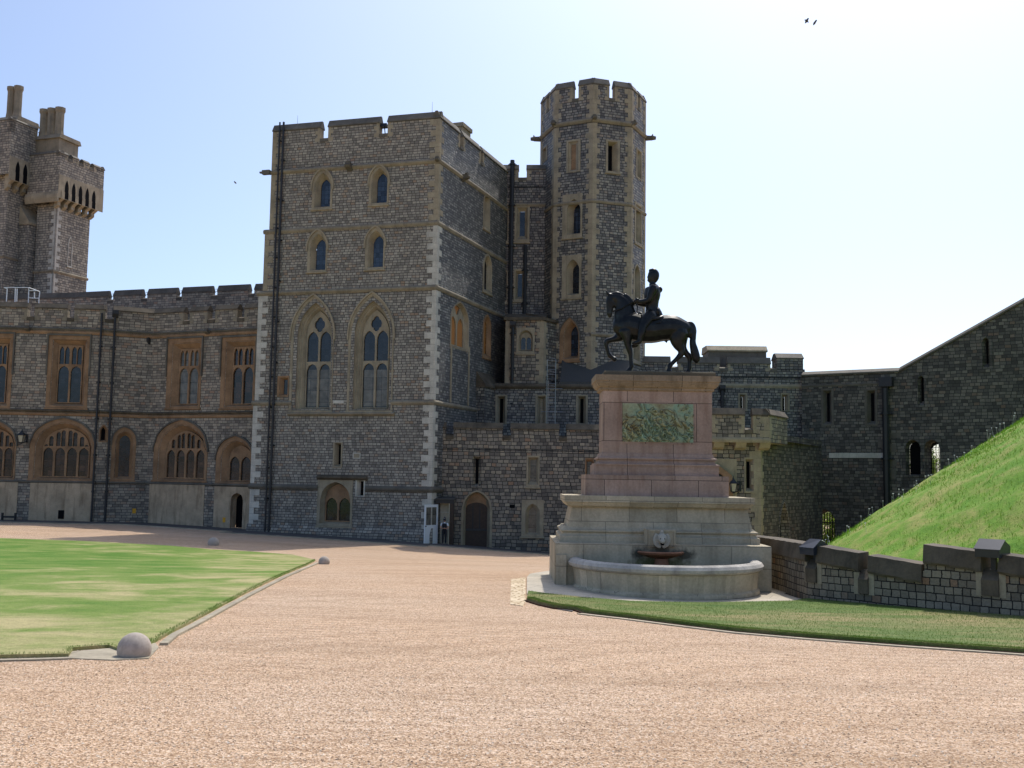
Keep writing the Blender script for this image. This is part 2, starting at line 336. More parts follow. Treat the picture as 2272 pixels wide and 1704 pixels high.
def inside(poly, x, y):
    c = False; n = len(poly)
    for i in range(n):
        x1, y1 = poly[i]; x2, y2 = poly[(i+1) % n]
        if (y1 > y) != (y2 > y) and x < (x2 - x1) * (y - y1) / (y2 - y1) + x1: c = not c
    return c
def densify(poly, step, closed=True):
    out = []; n = len(poly)
    for i in range(n if closed else n - 1):
        a, b = Vector(poly[i][:2]), Vector(poly[(i+1) % n][:2]); m = max(1, int((b - a).length / step))
        for q in range(m): p = a.lerp(b, q / m); out.append((p.x, p.y))
    if not closed: out.append(tuple(poly[-1][:2]))
    return out
def patch(name, poly, h, mat, step=1.0, skirt=.3, uvrot=0, edge_h=None, parent=None):
    bd = densify(poly, step); nb = len(bd); pts = list(bd)
    x0, x1 = min(p[0] for p in bd), max(p[0] for p in bd); y0, y1 = min(p[1] for p in bd), max(p[1] for p in bd)
    for x in np.arange(x0 + step / 2, x1, step):
        for y in np.arange(y0 + step / 2, y1, step):
            if inside(bd, x, y) and min((x-b[0])**2 + (y-b[1])**2 for b in bd) > (step * .45) ** 2: pts.append((float(x), float(y)))
    vs_, es_, fs_, *_ = delaunay_2d_cdt([Vector(p) for p in pts], [(i, (i+1) % nb) for i in range(nb)], [list(range(nb))], 1, 1e-6)
    mb = MB(); ca, sa = math.cos(uvrot), math.sin(uvrot)
    P = [(v.x, v.y, g(v.x, v.y) + h) for v in vs_]
    for f in fs_:
        q = [P[i] for i in f]; mb.face(q, [(p[0]*ca - p[1]*sa, p[0]*sa + p[1]*ca) for p in q], True)
    if skirt:
        for i in range(nb):
            a, b = bd[i], bd[(i+1) % nb]; za, zb = g(*a) + h, g(*b) + h
            mb.face([(a[0],a[1],za),(b[0],b[1],zb),(b[0],b[1],zb-skirt),(a[0],a[1],za-skirt)])
    return mb.build(name, mat, parent)
def G2(*pp): return [tuple(gp(*p)[:2]) for p in pp]
def offset_line(pl, d):
    out = []
    for i, p in enumerate(pl):
        a = Vector(pl[max(0, i-1)]); b = Vector(pl[min(len(pl)-1, i+1)]); t = (b - a).normalized(); n = Vector((-t.y, t.x))
        out.append((p[0] + n.x * d, p[1] + n.y * d))
    return out
def strip(name, pl, d0, d1, h, mat, **k):
    return patch(name, offset_line(pl, d0) + offset_line(pl, d1)[::-1], h, mat, **k)

# left lawn
edgeR = G2((334,1432),(372,1410),(420,1385),(480,1352),(540,1320),(600,1290),(650,1268),(692,1249))
lawn_poly = [(-60.0, gp(5,1462).y + .5)] + G2((0,1461),(80,1459),(152,1458),(162,1444),(240,1438),(262,1446)) + edgeR + \
    G2((700,1244),(650,1233),(560,1226),(470,1221),(380,1213),(200,1203),(0,1196)) + [(-60.0, gp(5,1196).y + 1)]
lawn = structure(patch('lawn', lawn_poly, .045, M['lawn'], 1.2, .2))
kerb = structure(strip('kerb', G2((352,1432),(376,1412),(424,1388),(484,1355),(544,1323),(604,1293),(654,1270),(700,1250)), -.12, -.01, .035, M['kerb'], step=.6))
apron = structure(patch('stone_apron', G2((150,1462),(160,1447),(242,1440),(345,1428),(352,1438),(330,1462),(250,1466)), .012, M['kerb'], .5, .1))
kerb2 = structure(strip('kerb', [(-30.0, gp(5,1468).y + .05)] + G2((0,1467),(80,1465),(160,1462)), -.06, .06, .02, M['kerb'], step=.6))
# right lawn
low_edge = G2((1169,1334),(1200,1344),(1232,1351),(1280,1356),(1296,1362),(1400,1374),(1500,1387),(1640,1404),(1800,1418),(2000,1433),(2272,1452),(2420,1466))
wallbase = G2((2600,1400),(2440,1388),(2272,1376),(2055,1358),(1867,1342),(1790,1335))
def ahead(a, b, L): a, b = Vector(a[:2]), Vector(b[:2]); d = (b - a).normalized(); return tuple(b + d * L)
low_edge.append(ahead(low_edge[-2], low_edge[-1], 7)); wb0 = G2((2620,1402))[0]; wallbase = [ahead(wallbase[1], wb0, 7), wb0] + wallbase[1:]
lawn2_poly = low_edge + wallbase + G2((1760,1340),(1560,1344),(1400,1341),(1290,1332),(1200,1322),(1172,1318))
lawn2 = structure(patch('lawn', lawn2_poly, .08, M['lawn2'], .7, .2))
soil = structure(strip('soil_edge', low_edge, -.06, .012, .03, M['soil'], step=.5))
kerb3 = structure(strip('kerb', low_edge[4:], -.22, -.07, .02, M['kerb'], step=.5))
pav = structure(patch('paving', G2((1169,1320),(1169,1283),(1176,1275),(1222,1268),(1300,1255),(1900,1262),(1800,1290),(1740,1320),(1800,1338),(1700,1345),(1400,1345),(1290,1336),(1200,1326)), .03, M['paving'], .8, .1, .35))
cob = structure(patch('cobbles', G2((1132,1341),(1134,1286),(1166,1282),(1166,1336),(1160,1346)), .012, M['cobble'], .6, .05, .3))
cov = structure(patch('drain_cover', G2((1224,1350),(1236,1344),(1276,1350),(1270,1358)), .016, M['tarmac'], .5, .02))

# mound
TX, TY, TS, TZ = 38.9, 37.4, .70, 15.7
def cone_pt(r, a, j=0): return (TX + r * math.cos(a), TY + r * math.sin(a), TZ - TS * r + j)
mb = MB(); rows = []
RR = np.linspace(6, 31, 60); AA = np.linspace(0, 2 * math.pi, 241)[:-1]
for r in RR:
    rows.append([cone_pt(r, a, .10 * math.sin(r * 1.7 + a * 5) * math.sin(a * 13 + r) + .05 * math.sin(a * 61 + r * 3.1)) for a in AA])
mb.grid(rows, True, True); mb.face([rows[0][i] for i in range(len(AA))])
mound = structure(mb.build('mound', M['mound'], weld=True))

# grass blades: lawn edges, small lawn, mound
def blades(name, pts, hmin, hmax, wd, mat, label=None, heads=None):
    V = []; F = []
    n = len(pts); a = RNG.uniform(0, 2*math.pi, n); h = RNG.uniform(hmin, hmax, n); lean = RNG.normal(0, .35, (n, 2))
    P = np.array(pts); dx = np.cos(a) * wd; dy = np.sin(a) * wd
    V = np.empty((n, 3, 3)); V[:, 0] = P - np.stack([dx, dy, np.full(n, .01)], 1); V[:, 1] = P + np.stack([dx, dy, np.full(n, -.01)], 1)
    V[:, 2] = P + np.stack([lean[:, 0] * h, lean[:, 1] * h, h], 1)
    me = bpy.data.meshes.new(name); me.vertices.add(3 * n); me.vertices.foreach_set('co', V.ravel())
    me.loops.add(3 * n); me.loops.foreach_set('vertex_index', np.arange(3 * n)); me.polygons.add(n)
    me.polygons.foreach_set('loop_start', np.arange(n) * 3)
    try: me.polygons.foreach_set('loop_total', np.full(n, 3))
    except Exception: pass
    me.update(calc_edges=True); me.validate(); me.materials.append(mat)
    o = bpy.data.objects.new(name, me); COL.objects.link(o); o['kind'] = 'stuff'
    if label: o['label'] = label; o['category'] = 'grass'
    return o
def blade_mat(name, c1, c2, c3):
    k = NT(name); n = k.noise(k.tex('Object'), 1.4, 3); n2 = k.noise(k.tex('Object'), 22, 2)
    f = k.math('ADD', k.math('MULTIPLY', n.outputs[0], .6), k.math('MULTIPLY', n2.outputs[0], .45))
    k.l(k.ramp(f, [(.35, c1), (.52, c2), (.66, c3)]), k.p.inputs['Base Color']); k.rgh(.6, .25)
    tr = k.n('ShaderNodeBsdfTranslucent'); tr.inputs[0].default_value = scl(c2, 1.6); mx = k.n('ShaderNodeMixShader'); mx.inputs[0].default_value = .35
    k.l(k.p.outputs[0], mx.inputs[1]); k.l(tr.outputs[0], mx.inputs[2]); k.l(mx.outputs[0], k.out.inputs[0])
    return k.m
M['blade'] = blade_mat('grass_blades', S(58,88,30), S(88,112,48), S(142,132,90))
M['blade_mound'] = blade_mat('mound_blades', S(64,108,24), S(94,132,38), S(142,142,80))
P = []
for _ in range(26000):
    t = RNG.uniform(0, len(low_edge) - 1.001); i = int(t); a, b = low_edge[i], low_edge[i+1]; q = t - i
    wv = RNG.uniform(.0, .16) ** 1; tx, ty = b[0]-a[0], b[1]-a[1]; L = math.hypot(tx, ty)
    x, y = a[0] + tx * q - ty / L * wv, a[1] + ty * q + tx / L * wv
    P.append((x, y, g(x, y) + .075))
el = densify(lawn_poly[1:16], .05, False); 
for x, y in el:
    for _ in range(10):
        xx = x + RNG.normal(0, .03) - .03; yy = y + RNG.normal(0, .04) + .03
        if inside(lawn_poly, xx, yy): P.append((xx, yy, g(xx, yy) + .04))
lp = np.array(lawn2_poly); bx = [p for p in lawn2_poly]
cnt = 0
while cnt < 45000:
    x = RNG.uniform(-.5, 16); y = RNG.uniform(13, 27)
    if inside(lawn2_poly, x, y): P.append((x, y, g(x, y) + .075)); cnt += 1
blades('grass_blades', P, .012, .038, .006, M['blade'], 'short grass blades along the edges of the mown lawns')
P = []
for _ in range(70000):
    a = RNG.uniform(math.pi * .55, math.pi * 1.5); r = RNG.uniform(13, 30); c = cone_pt(r, a); P.append((c[0], c[1], c[2] - .02))
for _ in range(3500):   # coarser tufts where the silhouette falls
    a = RNG.normal(2.80, .12); r = RNG.uniform(10, 28); c = cone_pt(r, a)
    for _ in range(4): P.append((c[0] + RNG.normal(0, .06), c[1] + RNG.normal(0, .06), c[2] - .02))
blades('mound_grass', P, .03, .13, .013, M['blade_mound'], 'rough tufted grass on the steep mound')
# daisies with stalks along the edge of the mound
mb = MB(); 
for _ in range(110):
    a = RNG.normal(2.83, .09); r = RNG.uniform(11, 28.5); c = Vector(cone_pt(r, a)); h = RNG.uniform(.2, .5)
    t = c + Vector((RNG.normal(0, .06), RNG.normal(0, .06), h)); mb.tube(c, t, .006, n=3, cap=False); rr = RNG.uniform(.02, .04)
    mb.face([t + Vector((rr * math.cos(q), rr * math.sin(q) * .6, .02 * math.sin(q))) for q in [i * math.pi / 3 for i in range(6)]])
    mb.face([t + Vector((rr * math.cos(q), .01, rr * math.sin(q) * .7)) for q in [i * math.pi / 3 for i in range(6)]])
dz = mb.build('wild_flowers', plain('white_petals', S(210,208,196), .7)); tag(dz, 'tiny white wild flowers along the edge of the grassy mound', 'wildflowers', None, 'stuff')

# loose stones lying on the gravel near the camera
def loose(n):
    P = []
    while len(P) < n:
        y = 5.5 + 12 * RNG.random() ** 1.6; x = RNG.uniform(-.55, .55) * y * 1.02
        if not inside(lawn_poly, x, y) and not inside(lawn2_poly, x, y): P.append((x, y, g(x, y)))
    P = np.array(P); r = RNG.uniform(.004, .013, n); O6 = np.array([(1,0,0),(-1,0,0),(0,1,0),(0,-1,0),(0,0,1),(0,0,-1)], float)
    V = P[:, None, :] + O6[None] * r[:, None, None] * RNG.uniform(.6, 1.4, (n, 6, 1)) * np.array([1, 1, .7]); T8 = [(0,2,4),(2,1,4),(1,3,4),(3,0,4),(2,0,5),(1,2,5),(3,1,5),(0,3,5)]
    me = bpy.data.meshes.new('loose_gravel'); me.from_pydata(V.reshape(-1, 3).tolist(), [], [tuple(6*i+j for j in t) for i in range(n) for t in T8])
    k = NT('loose_stone'); wn = k.n('ShaderNodeTexVoronoi'); k.l(k.tex('Object'), wn.inputs['Vector']); wn.inputs['Scale'].default_value = 30; sc_ = k.n('ShaderNodeSeparateColor'); k.l(wn.outputs['Color'], sc_.inputs[0])
    k.l(k.ramp(sc_.outputs[0], [(0, S(130,106,84)), (.4, S(186,158,128)), (.8, S(214,192,166)), (1, S(236,224,206))]), k.p.inputs['Base Color']); k.rgh(.8, .3)
    me.materials.append(k.m); o = bpy.data.objects.new('loose_gravel', me); COL.objects.link(o); o['kind'] = 'stuff'; o['label'] = 'loose pinkish gravel stones on the drive nearest the camera'; o['category'] = 'gravel'
loose(26000)
# stone balls
def ball(px, pyb, Y, R, label):
    c = pt(px, pyb, Y); x, y = c.x, c.y; z = g(x, y) + R * .42
    t = MB(); rows = []
    for i in range(17):
        th = math.pi * i / 16
        rows.append([(R * math.sin(th) * math.cos(p), R * math.sin(th) * math.sin(p), R * math.cos(th)) for p in [2 * math.pi * j / 28 for j in range(28)]])
    t.grid(rows, True, True)
    o = t.build('stone_ball', M['ballstone'], weld=True); o.location = (x, y, z)
    return tag(o, label, 'stone ball', 'stone balls marking the lawn corners')
M['ballstone'] = ashlar('granite_ball', S(176,164,152), vary=.12, dirt=.3)
ball(297, 1462, 13.0, .205, 'big pale stone ball nearest the camera at the near corner of the lawn')
ball(719, 1252, 38.3, .205, 'small pale stone ball at the sunlit far tip of the lawn')
ball(473, 1221, 50, .27, 'dim stone ball lying in the tower shadow at the back edge of the lawn')

# ------------------------------------------------------------------ building helpers
class Fac:
    def __init__(s, A, B):
        s.A = Vector(A[:2]); s.B = Vector(B[:2]); d = s.B - s.A; s.L = d.length; s.e = d / s.L; s.n = Vector((s.e.y, -s.e.x))
    def P(s, u, v, d=0): return (s.A.x + s.e.x*u + s.n.x*d, s.A.y + s.e.y*u + s.n.y*d, v)
    def uv(s, px, py, d=0):
        r = ray(px, py); a = s.A + s.n * d
        t = (a.x*s.n.x + a.y*s.n.y) / (r.x*s.n.x + r.y*s.n.y); q = r * t
        return ((q.x - a.x) * s.e.x + (q.y - a.y) * s.e.y, q.z)
    def u(s, px, py=900, d=0): return s.uv(px, py, d)[0]
    def v(s, px, py, d=0): return s.uv(px, py, d)[1]
    def boxpx(s, x0, y0, x1, y1, d=0):
        ym = (y0+y1)/2; xm = (x0+x1)/2
        return s.u(x0, ym, d), s.u(x1, ym, d), s.v(xm, y1, d), s.v(xm, y0, d)
def ff(mb, F, pts, smooth=False):
    """face in facade space: pts (u, v, d); keeps metric uv along the wall"""
    a = Vector(pts[0]); n = Vector((0,0,0))
    for i in range(1, len(pts)-1): n += (Vector(pts[i])-a).cross(Vector(pts[i+1])-a)
    ax = max(range(3), key=lambda i: abs(n[i]))
    uv = [(p[0], p[1]) if ax == 2 else ((p[2] + 31.3, p[1]) if ax == 0 else (p[0], p[2])) for p in pts]
    mb.face([F.P(*p) for p in pts], uv, smooth)
def fbox(mb, F, u0, u1, v0, v1, d0, d1):
    P = [(u0,v0,d0),(u1,v0,d0),(u1,v1,d0),(u0,v1,d0),(u0,v0,d1),(u1,v0,d1),(u1,v1,d1),(u0,v1,d1)]
    for q in ((4,5,6,7),(0,4,7,3),(5,1,2,6),(7,6,2,3),(0,1,5,4),(1,0,3,2)): ff(mb, F, [P[i] for i in q])
def fprof(mb, F, u0, u1, prof, m0=0, m1=0):
    """extrude profile [(d, v)] along the facade; m0/m1 mitre the ends by d*m"""
    a = [(u0 - m0*d, v, d) for d, v in prof]; b = [(u1 + m1*d, v, d) for d, v in prof]
    for i in range(len(prof)):
        k = (i+1) % len(prof); ff(mb, F, [a[i], b[i], b[k], a[k]])
    ff(mb, F, a); ff(mb, F, b)
def arch(u0, u1, v0, v1, vs=None, kind='p', n=8):
    """outline from bottom left, up, over and down to bottom right"""
    c = (u0+u1)/2; w = (u1-u0)/2
    if kind == 'r' or vs is None:
        vs = v0 + (v1-v0)*.7 if vs is None else vs
        pts = [(u0, v0), (u0, vs)]
        for i in range(1, n): t = i/n; pts.append((u0, vs + (v1-vs)*t*2) if t < .5 else (u0 + w*(t-.5)*2, v1))
        pts.append((c, v1)); 
        for i in range(n-1, 0, -1): t = i/n; pts.append((u1, vs + (v1-vs)*t*2) if t < .5 else (u1 - w*(t-.5)*2, v1))
        return pts + [(u1, vs), (u1, v0)]
    h = v1 - vs; L = []
    for i in range(n+1):
        t = i/n
        if kind == 'p' and h > w*1.0:
            r = (h*h + w*w) / (2*w); th = t * math.asin(min(1, h/r)); L.append((w - (r - r*math.cos(th)), r*math.sin(th)))
        elif kind == 'p': L.append((w*(1-t), h*(.72*math.sqrt(1-(1-t)**2) + .28*t)))
        else: L.append((w*(1-t), h*(.8*math.sqrt(1-(1-t)**2.4) + .2*t)))
    return [(u0, v0)] + [(c-x, vs+y) for x, y in L] + [(c+x, vs+y) for x, y in L[-2::-1]] + [(u1, v0)]
def lerpo(A, B, t): return [(a[0]*(1-t)+b[0]*t, a[1]*(1-t)+b[1]*t) for a, b in zip(A, B)]
def loft(mb, F, layers):
    """layers [(outline, d)] joined one after the other"""
    for (A, da), (B, db) in zip(layers, layers[1:]):
        n = len(A)
        for i in range(n):
            k = (i+1) % n; ff(mb, F, [(*A[i], da), (*A[k], da), (*B[k], db), (*B[i], db)])
def holed(mb, F, outer, holes, d):
    polys = [[Vector((p[0], p[1], 0)) for p in outer]] + [[Vector((p[0], p[1], 0)) for p in h] for h in holes]
    flat = [p for q in polys for p in q]
    for t in tessellate_polygon(polys): ff(mb, F, [(flat[i].x, flat[i].y, d) for i in t])
def dedupe(o):
    out = []
    for p in o:
        if not out or (abs(p[0]-out[-1][0]) + abs(p[1]-out[-1][1])) > 1e-5: out.append(p)
    if abs(out[0][0]-out[-1][0]) + abs(out[0][1]-out[-1][1]) < 1e-5: out.pop()
    return out
def tracery(mb, F, outline, lights, d0, d1):
    lights = [dedupe(l) for l in lights]; holed(mb, F, dedupe(outline), lights, d0)
    for l in lights:
        n = len(l)
        for i in range(n): k = (i+1) % n; ff(mb, F, [(*l[i], d0), (*l[k], d0), (*l[k], d1), (*l[i], d1)])

class Building:
    def __init__(s, name, loc, label, cat, group=None):
        s.root = thing(name, loc, label, cat, group); s.holes = {}
    def hole(s, F, o): s.holes.setdefault(id(F), []).append(dedupe(o))
    def window(s, F, O, G, kind='p', okind=None, depth=.32, mat='buff', pane='glass', lights=None, transom=None, sp=None, proud=.04,
               steps=2, hood=False, sill=True, name='window', panemat2=None, orange=None, px=True, label=None, bars=0):
        """O outer stone box, G glass box, both in photo pixels on facade F"""
        okind = okind or kind
        o = F.boxpx(*O) if px else O; q = F.boxpx(*G) if px else G
        sq = (q[3] - (q[1]-q[0]) * (sp if sp else (.95 if kind == 'p' else .45)))
        so_ = sq if okind == 'r' else (o[3] - (o[1]-o[0]) * (sp if sp else (.95 if okind == 'p' else .45)))
        if okind != 'r': so_ = min(so_, o[3] - .1)
        OO = arch(o[0], o[1], o[2], o[3], so_, okind); GG = arch(q[0], q[1], q[2], q[3], sq, kind)
        mb = MB(); H = lerpo(OO, GG, .55)
        # rectangular outer with arched inner: project arch points outwards
        if okind == 'r' and kind != 'r':
            I1 = arch(q[0]-(q[0]-o[0])*.45, q[1]+(o[1]-q[1])*.45, q[2]-(q[2]-o[2])*.45, q[3]+(o[3]-q[3])*.45, sq, kind); H = I1
        else: I1 = lerpo(OO, GG, .4)
        if steps >= 4:
            L = [(OO, -.01), (OO, proud)]; t = .16; dd = proud
            for i in range(steps):
                L.append((lerpo(OO, GG, t), dd)); dd -= (depth+proud) / (steps+.5) * .8; L.append((lerpo(OO, GG, t+.07), dd)); t += (1-.2) / steps
            L.append((GG, -depth))
        else:
            L = [(OO, -.01), (OO, proud), (I1, proud), (H, -.05), (GG, -depth)]
        loft(mb, F, L)
        w_ = mb.build(name, M[mat], s.root)
        if label: w_['label'] = label
        s.hole(F, lerpo(OO, GG, .5) if not (okind == 'r' and kind != 'r') else I1)
        pb = MB(); pm = pane
        holed(pb, F, dedupe(GG), [], -depth - .03 if lights is None else -depth + .0)
        gw, gh = q[1]-q[0], q[3]-q[2]
        if lights:
            tb = MB(); ls = []; n = lights; m = gw*(.035 if n < 3 else .022); cw = gw / n; tv = None
            if transom: tv = F.v((G[0]+G[2])/2, transom) if px else transom
            def col_top(uc):   # height of the head above column centre
                best = q[3]
                for (a, b) in zip(GG[1:-1], GG[2:-1]):
                    if min(a[0], b[0]) - 1e-6 <= uc <= max(a[0], b[0]) + 1e-6 and abs(b[0]-a[0]) > 1e-6:
                        best = a[1] + (b[1]-a[1]) * (uc-a[0]) / (b[0]-a[0])
                return best
            for i in range(n):
                a, b = q[0] + cw*i + m, q[0] + cw*(i+1) - m
                if tv:
                    ls.append(arch(a, b, q[2]+m, tv-m*1.5, tv-m*1.5-cw*.5, 't', 4))
                    if bars == 2:      # upper tier split into narrow lights
                        for j in range(2):
                            aa = a + (b-a)/2*j + m*.4; bb = a + (b-a)/2*(j+1) - m*.4
                            ls.append(arch(aa, bb, tv+m, q[3]-m*1.5, q[3]-m*2-cw*.4, 'p', 3))
                    elif kind == 'r': ls.append(arch(a, b, tv+m, q[3]-m*1.5, q[3]-m*1.5-cw*.6, 'p', 4))
                    else:
                        top = min(col_top(a+.01), col_top(b-.01)); ls.append(arch(a, b, tv+m, sq+cw*.28, sq-cw*.35, 'p', 4))
                else:
                    top = (sq + cw*.1 if kind == 'p' else min(sq + cw*.25, min(col_top(a), col_top(b)) - m*2)) if kind != 'r' else q[3]-m*1.5
                    if kind == 't' and n >= 3: top = q[2] + gh*.60
                    ls.append(arch(a, b, q[2]+m, top, top-cw*.55, 'p', 4))
                    if kind == 't' and n >= 3:
                        for j in range(2):
                            aa = a + (b-a)/2*j + m*.3; bb = a + (b-a)/2*(j+1) - m*.3; tt = min(col_top(aa), col_top(bb)) - m*1.2
                            if tt > top + cw*.25: ls.append(arch(aa, bb, top + cw*.12, tt, tt-cw*.15, 'p', 3))
            if kind == 'p' and n == 2:   # quatrefoil-like light in the head
                c = (q[0]+q[1])/2; hy = sq + cw*.42; R = gw*.235; pts = []
                for i in range(24):
                    th = -math.pi/2 + 2*math.pi*i/24; rr = R * (.78 + .22*abs(math.cos(2*th))**.6)
                    pts.append((c - rr*math.cos(th)*.86, hy + R*.75 + rr*math.sin(th)*1.15))
                ls.append(pts)
            tracery(tb, F, GG, ls, -depth+.10, -depth)
            t_ = tb.build('tracery', M[orange or mat], w_)
            if not px or True: t_.location = (0,0,0)
        if pm:
            p_ = pb.build('pane', M[pm], w_)
        if sill:
            sb = MB(); ex = .06
            fprof(sb, F, o[0]-ex, o[1]+ex, [(-.02, o[2]), (proud+.06, o[2]-.02), (proud+.06, o[2]-.10), (-.02, o[2]-.14)])
            sb.build('sill', M[mat], w_)
        if hood:
            hb = MB(); kk = .09
            iv = max(1, int(1)); O2 = arch(o[0]-kk, o[1]+kk, so_-.25 if okind != 'r' else o[2]+(o[3]-o[2])*.45, o[3]+kk*1.3, so_, okind); O1 = arch(o[0], o[1], so_-.25 if okind != 'r' else o[2]+(o[3]-o[2])*.45, o[3], so_, okind)
            n = len(O1)
            for i in range(n-1):
                for (X1, X2, d1, d2) in ((O2, O2, 0, .12), (O2, O1, .12, .12), (O1, O1, .12, 0)):
                    ff(hb, F, [(*X1[i], d1), (*X1[i+1], d1), (*X2[i+1], d2), (*X2[i], d2)])
            hb.build('hood_mould', M[mat if mat != 'ochre' else 'cope'], w_)
        return w_
    def wall(s, F, outline, mat, name='wall', back=None):
        mb = MB(); holed(mb, F, outline, s.holes.get(id(F), []), 0)
        return mb.build(name, M[mat], s.root)
    def course(s, specs, mat='string', name='string_course'):
        """specs [(F, u0, u1, v, height, proud)] as one running moulding"""
        mb = MB(); o = None; last = None
        for F, u0, u1, v, h, pr in specs:
            if last is F: o = mb.build(name, M[mat], s.root); mb = MB()
            last = F
            fprof(mb, F, u0, u1, [(-.02, v), (pr*.35, v-.02), (pr, v-h*.35), (pr, v-h*.6), (pr*.4, v-h), (-.02, v-h)])
        return mb.build(name, M[mat], s.root)
    def parapet(s, F, u0, u1, v0, vc, vt, gaps, mat, th=.5, caph=.32, cap='cope', name='parapet', over=.07, quoin='buff', slope=.16):
        """wall top from v0 to vc, merlons to vt with a sloping cap; gaps [(ua, ub)] crenels"""
        mb = MB(); fbox(mb, F, u0, u1, v0, vc-.12, 0, -th); o = mb.build(name, M[mat], s.root)
        xs_ = [u0] + [x for gp_ in gaps for x in gp_] + [u1]
        for i in range(0, len(xs_), 2):
            a, b = xs_[i], xs_[i+1]
            if b - a < .02: continue
            mb = MB(); fbox(mb, F, a, b, vc-.12, vt-caph, 0, -th); me_ = mb.build('merlon', M[mat], s.root)
            cb = MB(); fprof(cb, F, a-over*.6, b+over*.6, [(over, vt-caph), (over, vt-caph+.07), (-th*.35, vt), (-th*.65, vt), (-th-over, vt-caph+.07), (-th-over, vt-caph)])
            cb.build('coping', M[cap], me_)
            if quoin:
                for x, sg in ((a, 1), (b, -1)):
                    if (x == u0 and i == 0) or (x == u1 and i == len(xs_)-2): continue
                    qb = MB(); k = 0; vv = vc - .3
                    while vv < vt-caph-.05:
                        hh = min(.24, vt-caph-vv); ww = .34 if k % 2 == 0 else .18
                        fbox(qb, F, min(x, x+sg*ww) - (.012 if sg > 0 else 0), max(x, x+sg*ww) + (.012 if sg < 0 else 0), vv, vv+hh-.008, .014, -th+.03); vv += hh; k += 1
                    qb.build('quoins', M[quoin], me_)
        for a, b in gaps:
            cb = MB(); fprof(cb, F, a, b, [(over*.7, vc-.34), (over*.7, vc-.12), (-th*.5, vc-.01), (-th-.03, vc-.12), (-th-.03, vc-.34)]); cb.build('crenel_sill', M[cap], s.root)
        return o
    def quoins(s, corners, mat='pale', h=.37, long=.64, short=.28, proud=.018):
        """corners [(FL or None, uL, FR or None, uR, v0, v1)]: FL ends at the corner, FR starts there"""
        for FL, uL, FR, uR, v0, v1 in corners:
            mb = MB(); n = max(1, round((v1-v0)/h)); hh = (v1-v0)/n
            for i in range(n):
                a, b = v0+hh*i, v0+hh*(i+1)-.012; w1, w2 = (long, short) if i % 2 == 0 else (short, long)
                w1 *= random.uniform(.9, 1.12); w2 *= random.uniform(.9, 1.12)
                if FL: fbox(mb, FL, uL-w1, uL+proud, a, b, -.1, proud)
                if FR: fbox(mb, FR, uR-proud, uR+w2, a, b, -.1, proud)
            mb.build('quoins', M[mat], s.root)
    def pipe(s, F, px, py, v0, v1, r=.07, off=.14, hopper=True, name='downpipe', u=None, collars=2.4):
        mb = MB(); u = F.u(px, py, off) if u is None else u
        A = F.P(u, v0, off); B = F.P(u, v1, off); mb.tube(A, B, r, n=8)
        v = v0 + .8
        while v < v1-.3: mb.tube(F.P(u, v, off), F.P(u, v+.12, off), r*1.5, n=8); fbox(mb, F, u-r*2, u+r*2, v+.02, v+.09, 0, off*.6); v += collars
        if hopper:
            fprof(mb, F, u-.2, u+.2, [(0, v1+.35), (off+.18, v1+.35), (off+.18, v1+.1), (off+.06, v1-.12), (0, v1-.12)])
        return mb.build(name, M['pipe'], s.root)
    def box_part(s, F, u0, u1, v0, v1, d0, d1, mat, name):
        mb = MB(); fbox(mb, F, u0, u1, v0, v1, d0, d1); return mb.build(name, M[mat], s.root)

# ------------------------------------------------------------------ square tower
C = pt(962, 900, 62); RD = Vector((834, 2300)).normalized()
Cr = Vector((C.x, C.y)); Br = Cr + RD * 15.0
Lf = pt(603, 380, 65.1)
tf0 = Fac((Lf.x, Lf.y), Cr)
UL = tf0.u(603, 380)                                   # left edge, upper stage
tf = Fac(Vector(tf0.P(UL, 0)[:2]), Cr); tr = Fac(Cr, Br)
GT = min(g(*tf.A), g(*Cr)) - .8
vtop = tf.v(962, 246); vs1 = tf.v(964, 352); vs2 = tf.v(964, 489); vs3 = tf.v(963, 632); vs4 = tf.v(961, 887); vs5 = tf.v(956, 1080); vcren = tf.v(720, 303)
T = Building('castle_tower', (C.x, C.y, g(C.x, C.y)), 'tall square battlemented stone tower with two tiers of small windows above two big pointed windows', 'tower')
st1, st2, st3 = .30, .58, .66                          # the left side steps out at the string courses
for O, G_ in [((693.5,375,738,463),(706.5,395,728,454.6)), ((819.5,367,863,454),(832,382,855,446)), ((683,511,726,602.5),(696,529,719.5,595.6)), ((811,504,854,597),(823.5,521,847,589))]:
    T.window(tf, O, G_, 'p', pane='blueglass', depth=.38, hood=True, sp=.8, label=None)
T.window(tf, (645,655,740,911.5), (672.5,688,729.5,905), 'p', mat='buff', pane='glass', lights=2, transom=803, steps=5, depth=.5, hood=True, sp=.88)
T.window(tf, (773,650,873,911.5), (798,685,857,905), 'p', mat='buff', pane='glass', lights=2, transom=801, steps=5, depth=.5, hood=True, sp=.88)
T.window(tf, (615.6,834,641,880), (626,842,636,874), 'r', mat='ochre', sill=False, pane='glass', depth=.25)
T.window(tf, (739,981,759.5,1038), (747,986,753,1030), 'r', mat='buff', pane='black', sill=False, name='slit_window')
T.window(tf, (704,1064,782,1167), (716,1074,774,1158), 't', okind='r', mat='buff', pane='glass', lights=2, depth=.45, sp=.55, orange='ochre')
T.window(tf, (789,1065,810,1102), (796,1068,803,1099), 'r', mat='pale', pane='black', sill=False, name='slit_window')
for bx_, tm in (((674,806,729,904), 0), ((799,806,857,904), 0)):
    q = tf.boxpx(*bx_); mb = MB(); fbox(mb, tf, q[0]+.05, q[1]-.05, q[2]+.1, q[3]-.35, -.505, -.485); mb.build('window_blind', M['curtainglass'], T.root)
